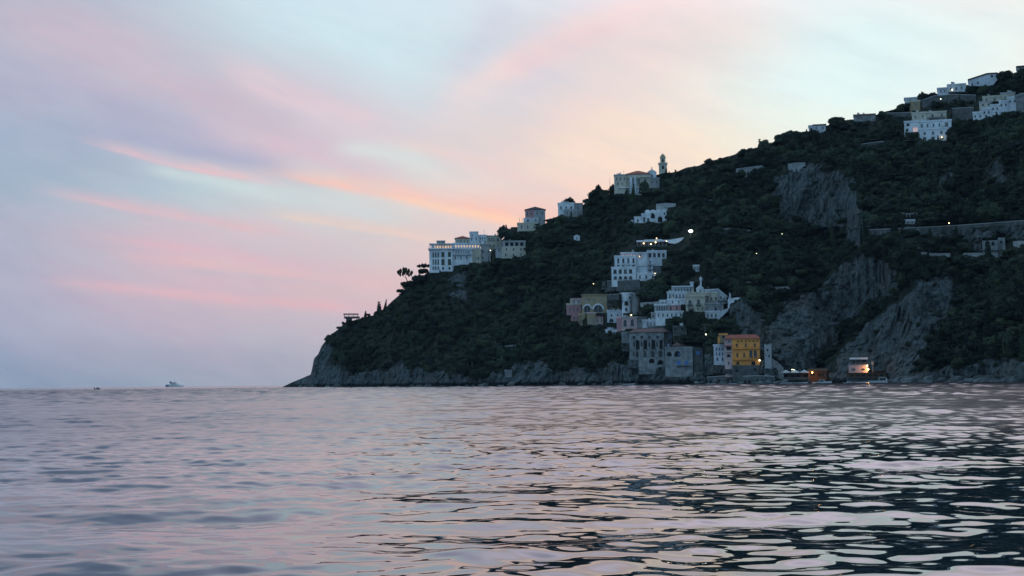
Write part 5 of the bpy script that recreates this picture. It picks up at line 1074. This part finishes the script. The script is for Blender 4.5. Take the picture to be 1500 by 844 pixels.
# far white ship
r_ = 2600.; px = 255.; a = math.atan((px-750)/F); t = thing('white_ship', 'white passenger ship with stepped superstructure and dark stern on the horizon', 'ship', sea_pt(px, r_), -a+math.radians(8)); s_ = r_/F
m1 = MB(); L = 25*s_; hull(m1, L, 8, 3.2, .25); m1.build('hull', MT['ship'], t)
m2 = MB()
for x0, x1, z0, z1 in ((-.30, .30, 2.2, 4.8), (-.24, .18, 4.8, 6.9), (-.16, .08, 6.9, 8.6)): m2.box(x0*L, x1*L, -3, 3, z0, z1-.01)
su = m2.build('superstructure', MT['ship'], t); m3 = MB()
for z0 in (3.2, 5.4, 7.4): m3.box(-.22*L, .16*L if z0 < 5 else .06*L, -3.06, -3.003, z0, z0+.8)
m3.build('window', MT['glass'], su); m4 = MB(); m4.box(-.47*L, -.32*L, -3.2, 3.2, .6, 4.6); m4.build('stern_garage', MT['hullblue'], t)
m5 = MB(); m5.box(-.26*L, -.17*L, -1.5, 1.5, 6.9, 10.2); m5.build('funnel', MT['hullblue'], t); m6 = MB(); m6.tube((0, 0, 8.5), (0, 0, 12.2), .25, .1); m6.build('mast', MT['metal'], t)

# ------------------------------------------------------------------ sea
eps = .0032; nr = int(math.log(1000/5.)/eps); rows = 5.*np.exp(eps*np.arange(nr))
inner = np.array([.3, 1.5, 3.]); outer = np.array([1080, 1250, 1500, 2200, 3500, 6000, 9000.])
rows = np.concatenate([inner, rows, outer])
ca_ = np.radians(np.linspace(-23, 23, 800)); right = np.radians(np.concatenate([23+50*np.linspace(0, 1, 110)[1:]**1.35, np.linspace(73, 180, 34)[1:]])); left = -right[::-1]
cols = np.concatenate([left, ca_, right]); RR, AA = np.meshgrid(rows, cols, indexing='ij')
sx, sy = RR*np.sin(AA), RR*np.cos(AA); dR = np.gradient(rows)[:, None]*np.ones_like(AA); dA = RR*np.gradient(cols)[None]; cell = np.maximum(dR, dA*1.0)
SZ = np.zeros_like(sx); SL2 = np.zeros_like(sx); ST = 0; SR_ = np.zeros_like(sx)+1e-9; g_ = np.random.default_rng(5)
patch = .72+.55*fbm(sx/14, sy/9, s=301, o=3)+.35*fbm(sx/60, sy/45, s=302, o=2); patch = np.clip(patch, .3, 1.4)
calm = np.exp(-((sy-13.8)/1.6)**2)*sstep(2.2, -1.5, sx)*.5; patch *= 1-calm
nw = 120
for k in range(nw):
    lam = .25*(9/.25)**(k/(nw-1)); th = math.radians(96)+g_.normal()*.85; slope = .0135*SLOPE_K*(1.0 if lam < 1.4 else (1.4/lam)**.9)*(1.15 if lam < .8 else 1); kk = 2*math.pi/lam*g_.uniform(.96, 1.04)
    fade = sstep(1.7, 3.2, lam/cell); A_ = slope/kk
    if fade.max() <= 0: continue
    ph = kk*(sx*math.cos(th)+sy*math.sin(th))+g_.uniform(0, 6.28)+.8*vnoise(sx/(lam*5), sy/(lam*5), s=400+k)*0
    w_ = A_*fade*(patch if lam < 3 else 1)*(.75+.35*sstep(11, 28, RR) if lam < .7 else 1)
    SZ += w_*np.sin(ph); SL2 += (slope*(1-fade))**2/2; ST += slope**2/2; SR_ += (slope*fade)**2/2
# long swell patches that read as dark blue hollows near the boat
SZ += .022*np.sin(2*math.pi/5.2*(sy*.97+sx*.2)+1.2)+.016*np.sin(2*math.pi/3.3*(sy*.93-sx*.35)+.4)
SZ *= np.clip(np.sqrt(ST/SR_), 1, 5)*np.exp(-np.maximum(RR-880, 0)/300)
rough = np.clip(np.sqrt(np.sqrt(np.maximum(SL2, 0))*.6), .0, .18); rough = np.maximum(rough, .03)
SP = np.stack([sx, sy, SZ], -1)
m, n, b = new_mat('sea_water'); b.inputs['Base Color'].default_value = (.008, .019, .028, 1); b.inputs['Specular Tint'].default_value = (1.0, .90, .99, 1); b.inputs['IOR'].default_value = SEA_IOR; b.inputs['Specular IOR Level'].default_value = .5
n.links.new(n.node('ShaderNodeAttribute', attribute_name='rough').outputs['Fac'], b.inputs['Roughness'])
geo = n.node('ShaderNodeNewGeometry').outputs['Position']; bp = n.node('ShaderNodeBump'); bp.inputs['Strength'].default_value = .35; bp.inputs['Distance'].default_value = .02
n.links.new(n.noise(geo, 2.6, 2, .5), bp.inputs['Height']); n.links.new(bp.outputs[0], b.inputs['Normal'])
sea = grid_obj('sea', SP, m, True, {'rough': rough}); tag(sea, kind='structure')
# ------------------------------------------------------------------ sky
w = bpy.data.worlds.new('World'); scene.world = w; w.use_nodes = True; n = N(w.node_tree); w.node_tree.nodes.clear()
tc = n.node('ShaderNodeTexCoord').outputs['Generated']; sp = n.node('ShaderNodeSeparateXYZ'); n.links.new(tc, sp.inputs[0]); x_, y_, z_ = sp.outputs
az = n.math('MULTIPLY', n.math('ARCTAN2', x_, y_), 57.2958); el = n.math('MULTIPLY', n.math('ARCSINE', z_), 57.2958)
# soft drifting of the cloud field
cv = n.node('ShaderNodeCombineXYZ'); n.put(cv.inputs[0], n.math('ADD', az, n.math('MULTIPLY', el, .6))); n.put(cv.inputs[1], n.math('MULTIPLY', n.math('ADD', el, n.math('MULTIPLY', az, .24)), 3.0)); cloudv = cv.outputs[0]
n1 = n.math('SUBTRACT', n.noise(cloudv, .10, 5, .55), .5); n2 = n.math('SUBTRACT', n.noise(n.scalevec(cloudv, (1, 1, 1), (31, 7, 3)), .28, 5, .6), .5)
Xn = n.math('ADD', n.math('MULTIPLY_ADD', az, .366, 7.5), n.math('MULTIPLY', n1, 1.6))                       # hundreds of photograph pixels = 2.73 degrees each
Y0 = n.math('SUBTRACT', n.math('MULTIPLY_ADD', el, -.366, 5.612), n.math('MULTIPLY', az, .00366))
Y0n = Y0
Yn = n.math('ADD', Y0, n.math('ADD', n.math('MULTIPLY', n2, .55), n.math('MULTIPLY', n1, .5)))
ROWS = [
 (0,   [(164,178,198),(184,192,206),(198,214,224),(204,230,238),(208,232,240),(212,222,230),(228,218,222),(244,222,218),(226,240,240),(234,238,236),(246,228,220)]),
 (0.7, [(172,176,196),(184,180,198),(192,200,212),(200,222,230),(206,228,236),(202,212,224),(230,212,214),(240,222,216),(220,242,244),(224,246,246),(238,238,232)]),
 (1.4, [(172,174,196),(184,176,196),(190,186,202),(208,198,210),(204,218,226),(220,210,216),(242,218,208),(238,232,224),(220,246,244),(224,248,246),(238,242,236)]),
 (2.1, [(154,170,196),(164,174,198),(178,178,200),(210,188,202),(212,206,210),(230,210,208),(248,220,200),(246,232,212),(236,244,230),(236,244,236),(238,240,230)]),
 (2.8, [(154,172,194),(166,182,200),(184,204,212),(204,210,210),(216,222,220),(238,208,200),(250,214,196),(250,224,202),(248,226,204),(244,226,206),(240,222,206)]),
 (3.5, [(162,172,194),(190,180,196),(210,188,198),(208,196,202),(216,202,202),(230,202,198),(240,208,198),(240,210,198),(236,208,198),(234,208,198),(230,206,198)]),
 (4.2, [(166,170,194),(192,176,194),(208,182,194),(214,186,192),(222,190,192),(228,194,192),(230,198,190),(230,198,190),(228,196,190),(226,196,190),(226,196,190)]),
 (4.9, [(160,168,194),(180,174,194),(190,178,194),(196,184,196),(204,186,196),(210,188,194),(212,190,192),(212,190,192),(212,190,192),(212,190,192),(212,190,192)]),
 (5.65,[(136,152,180),(146,160,182),(156,166,184),(168,172,186),(178,176,186),(182,178,186),(182,178,186),(182,178,186),(182,178,186),(182,178,186),(182,178,186)])]
fx = n.math('MULTIPLY', Xn, 1/15, clamp=True); cur = None; py_ = None
for yy, cs in ROWS:
    r = n.node('ShaderNodeValToRGB'); cr = r.color_ramp; cr.interpolation = 'B_SPLINE'
    while len(cr.elements) < len(cs): cr.elements.new(.5)
    for i, c in enumerate(cs): cr.elements[i].position = i/(len(cs)-1); cr.elements[i].color = srgb(c)
    n.links.new(fx, r.inputs[0]); c = r.outputs[0]
    cur = c if cur is None else n.mix(n.rmap(Yn, py_, yy), cur, c)
    py_ = yy
def streak(cur, x0, y0, x1, y1, bow, w0, w1, col, amt, tex=.5, sharp=False, exp=1.6):
    """a lit cirrus streak between two sky directions, tapering at its ends"""
    L_ = math.hypot(x1-x0, y1-y0); ux, uy = (x1-x0)/L_, (y1-y0)/L_
    X_ = n.math('MULTIPLY_ADD', az, .366, 7.5); dx = n.math('SUBTRACT', X_, x0); dy = n.math('SUBTRACT', Y0n, y0)
    u = n.math('MULTIPLY_ADD', dx, ux, n.math('MULTIPLY', dy, uy)); v = n.math('MULTIPLY_ADD', dy, ux, n.math('MULTIPLY', dx, -uy)); t = n.math('DIVIDE', u, L_)
    v = n.math('SUBTRACT', v, n.math('MULTIPLY', n.math('MULTIPLY', t, n.math('SUBTRACT', 1.0, t)), bow*4))
    v = n.math('ADD', v, n.math('MULTIPLY', n2, .22*tex))
    wd = n.rmap(t, 0, 1, w0, w1); q = n.math('DIVIDE', v, wd)
    if sharp:   # crisp lower edge, feathered upper side
        q = n.math('MULTIPLY', q, n.rmap(q, -.1, .1, .55, 1.5))
    ga = n.math('POWER', 2.718, n.math('MULTIPLY', n.math('MULTIPLY', q, q), -1.0))
    end = n.math('MULTIPLY', n.rmap(t, -.02, .28, 0, 1, 'SMOOTHSTEP'), n.rmap(t, 1.04, .72, 0, 1, 'SMOOTHSTEP'))
    tx = n.rmap(n.noise(cloudv, .45, 5, .62), .3, .62, 1-tex, 1)
    front = n.rmap(y_, 0.2, .5)
    return n.mix(n.math('MULTIPLY', n.math('MULTIPLY', ga, end), n.math('MULTIPLY', n.math('MULTIPLY', tx, front), amt), clamp=True), cur, srgb(col))
S = [ # x0 y0 x1 y1 bow w0 w1 colour amount
 (-.6, .2, 4.8, 2.2, -.12, .50, .35, (200,182,198), .85, .5), (-.4, 1.2, 4.8, 2.75, -.12, .28, .2, (172,172,200), .75, .5), (2.6, 1.9, 6.2, 2.75, -.1, .2, .2, (216,190,202), .8, .6), (1.4, 2.0, 4.4, 2.6, .0, .12, .1, (166,170,198), .7, .4),
 (3.0, 0.9, 6.0, 1.9, .12, .22, .2, (226,200,208), .85, .6), (4.2, 1.6, 6.0, 1.9, .1, .25, .2, (222,204,212), .6, .5),
 (1.9, 2.5, 4.6, 2.98, .0, .08, .12, (210,224,222), .7, .4), (3.4, 2.72, 6.2, 3.3, .0, .12, .14, (206,214,216), .7, .4),
 (1.1, 2.16, 4.3, 2.76, .06, .05, .075, (232,188,194), .85, .6, True), (3.5, 2.50, 9.4, 3.62, -.06, .05, .22, (252,194,178), .95, .4, True), (5.3, 2.8, 9.2, 3.55, .0, .05, .11, (255,214,180), .65, .4),
 (.6, 2.90, 4.6, 3.50, .04, .06, .09, (228,184,190), .75, .65, True), (3.6, 3.12, 7.4, 3.75, -.05, .05, .09, (236,206,192), .75, .5, True), (1.2, 3.5, 5.5, 4.05, .0, .06, .14, (222,180,192), .75, .6),
 (1.6, 3.75, 6.0, 4.25, .0, .08, .12, (232,186,190), .75, .6), (.4, 4.15, 6.4, 4.62, .0, .07, .12, (228,180,188), .85, .7), (2.2, 3.95, 5.4, 4.22, .0, .05, .08, (188,184,198), .5, .6),
 (4.7, 2.2, 6.6, 2.5, -.12, .12, .2, (218,230,226), .6, .3), (5.5, 2.05, 8.6, 3.0, -.12, .08, .14, (232,206,204), .6, .6),
 (10.9, -.2, 6.2, 1.75, .28, .22, .3, (244,216,212), .85, .5), (9.4, .35, 7.2, 1.2, .1, .12, .3, (232,204,210), .7, .5), (7.6, .0, 6.6, 1.2, .0, .25, .3, (204,206,222), .6, .5),
 (7.4, 2.2, 10.8, 2.1, .15, .35, .3, (250,226,206), .6, .5), (10.4, 1.6, 16.0, .2, .2, .5, .5, (226,246,246), .55, .4), (2.6, -.3, 6.6, 1.4, -.2, .4, .35, (206,232,240), .7, .5)]
for s_ in S: cur = streak(cur, *s_)
# fine cirrus grain
cur = n.mix(n.rmap(n.noise(cloudv, .5, 6, .62), .35, .75, 0, .10), cur, (.86, .76, .76, 1))
cur = n.mix(n.rmap(n.noise(n.scalevec(cloudv, (1, 1, 1), (9, 80, 3)), .3, 5, .6), .40, .70, 0, .18), cur, (.44, .56, .66, 1))
# the dome above and behind the bay
hi = n.mix(n.rmap(az, -16, 10), ZEN_L+(1,), ZEN_R+(1,))
cur = n.mix(n.rmap(el, 13.5, 21, 0, 1, 'SMOOTHSTEP'), cur, hi); zt = n.mix(n.rmap(az, -22, 12), ZEN_T+(1,), ZEN_TR+(1,)); cur = n.mix(n.rmap(el, 20, 40, 0, 1), cur, zt)
absaz = n.math('ABSOLUTE', az); cur = n.mix(n.rmap(absaz, 24, 80, 0, 1, 'SMOOTHSTEP'), cur, BACK+(1,))
cur = n.mix(n.rmap(el, -.5, -3), cur, (.02, .03, .04, 1))
bg1 = n.node('ShaderNodeBackground'); n.put(bg1.inputs[0], cur); bg1.inputs[1].default_value = SKY_GAIN
sky = n.node('ShaderNodeTexSky', sky_type='NISHITA'); sky.sun_disc = False; sky.sun_elevation = math.radians(1.0); sky.sun_rotation = math.radians(28); sky.altitude = 10; sky.dust_density = 2
bg2 = n.node('ShaderNodeBackground'); n.put(bg2.inputs[0], sky.outputs[0]); bg2.inputs[1].default_value = .006
ad = n.node('ShaderNodeAddShader'); n.links.new(bg1.outputs[0], ad.inputs[0]); n.links.new(bg2.outputs[0], ad.inputs[1]); out = n.node('ShaderNodeOutputWorld'); n.links.new(ad.outputs[0], out.inputs[0])
w.cycles.sampling_method = 'MANUAL'; w.cycles.sample_map_resolution = 512
# the set sun behind the hill: almost nothing of it is left
sl = bpy.data.lights.new('sun', 'SUN'); sl.energy = .25; sl.angle = math.radians(10); sl.color = (1, .8, .65); so_ = link(bpy.data.objects.new('sun', sl))
d_ = Vector((math.sin(math.radians(28)), math.cos(math.radians(28)), math.tan(math.radians(3)))); so_.rotation_euler = d_.to_track_quat('Z', 'Y').to_euler()
for ob, p_, c_, e_ in LIGHTS:
    l = bpy.data.lights.new('bulb', 'POINT'); l.energy = e_; l.color = c_; l.shadow_soft_size = .3; o = link(bpy.data.objects.new('bulb', l), ob); o.location = p_

scene.view_settings.view_transform = 'Standard'; scene.view_settings.look = 'None'; scene.view_settings.gamma = 1; scene.view_settings.exposure = 0; scene.view_settings.use_curve_mapping = False
scene.cycles.use_denoising = True; scene.cycles.max_bounces = 5; scene.cycles.diffuse_bounces = 2; scene.cycles.glossy_bounces = 4; scene.cycles.sample_clamp_indirect = 4; scene.cycles.blur_glossy = 0.0
scene.render.resolution_x = 1024; scene.render.resolution_y = 576

# ------------------------------------------------------------------ evening air
m = bpy.data.materials.new('evening_air'); m.use_nodes = True; n = N(m.node_tree); m.node_tree.nodes.remove(m.node_tree.nodes['Principled BSDF'])
v_ = n.node('ShaderNodeVolumePrincipled'); v_.inputs['Color'].default_value = (.62, .80, 1, 1); v_.inputs['Density'].default_value = HAZE; v_.inputs['Anisotropy'].default_value = 0
n.links.new(v_.outputs[0], m.node_tree.nodes['Material Output'].inputs['Volume'])
mb = MB(); mb.box(-9200, 9200, -9200, 9200, -9, 215); hz = mb.build('haze', m); tag(hz, kind='stuff'); hz['label'] = 'thin blue evening haze over the bay'
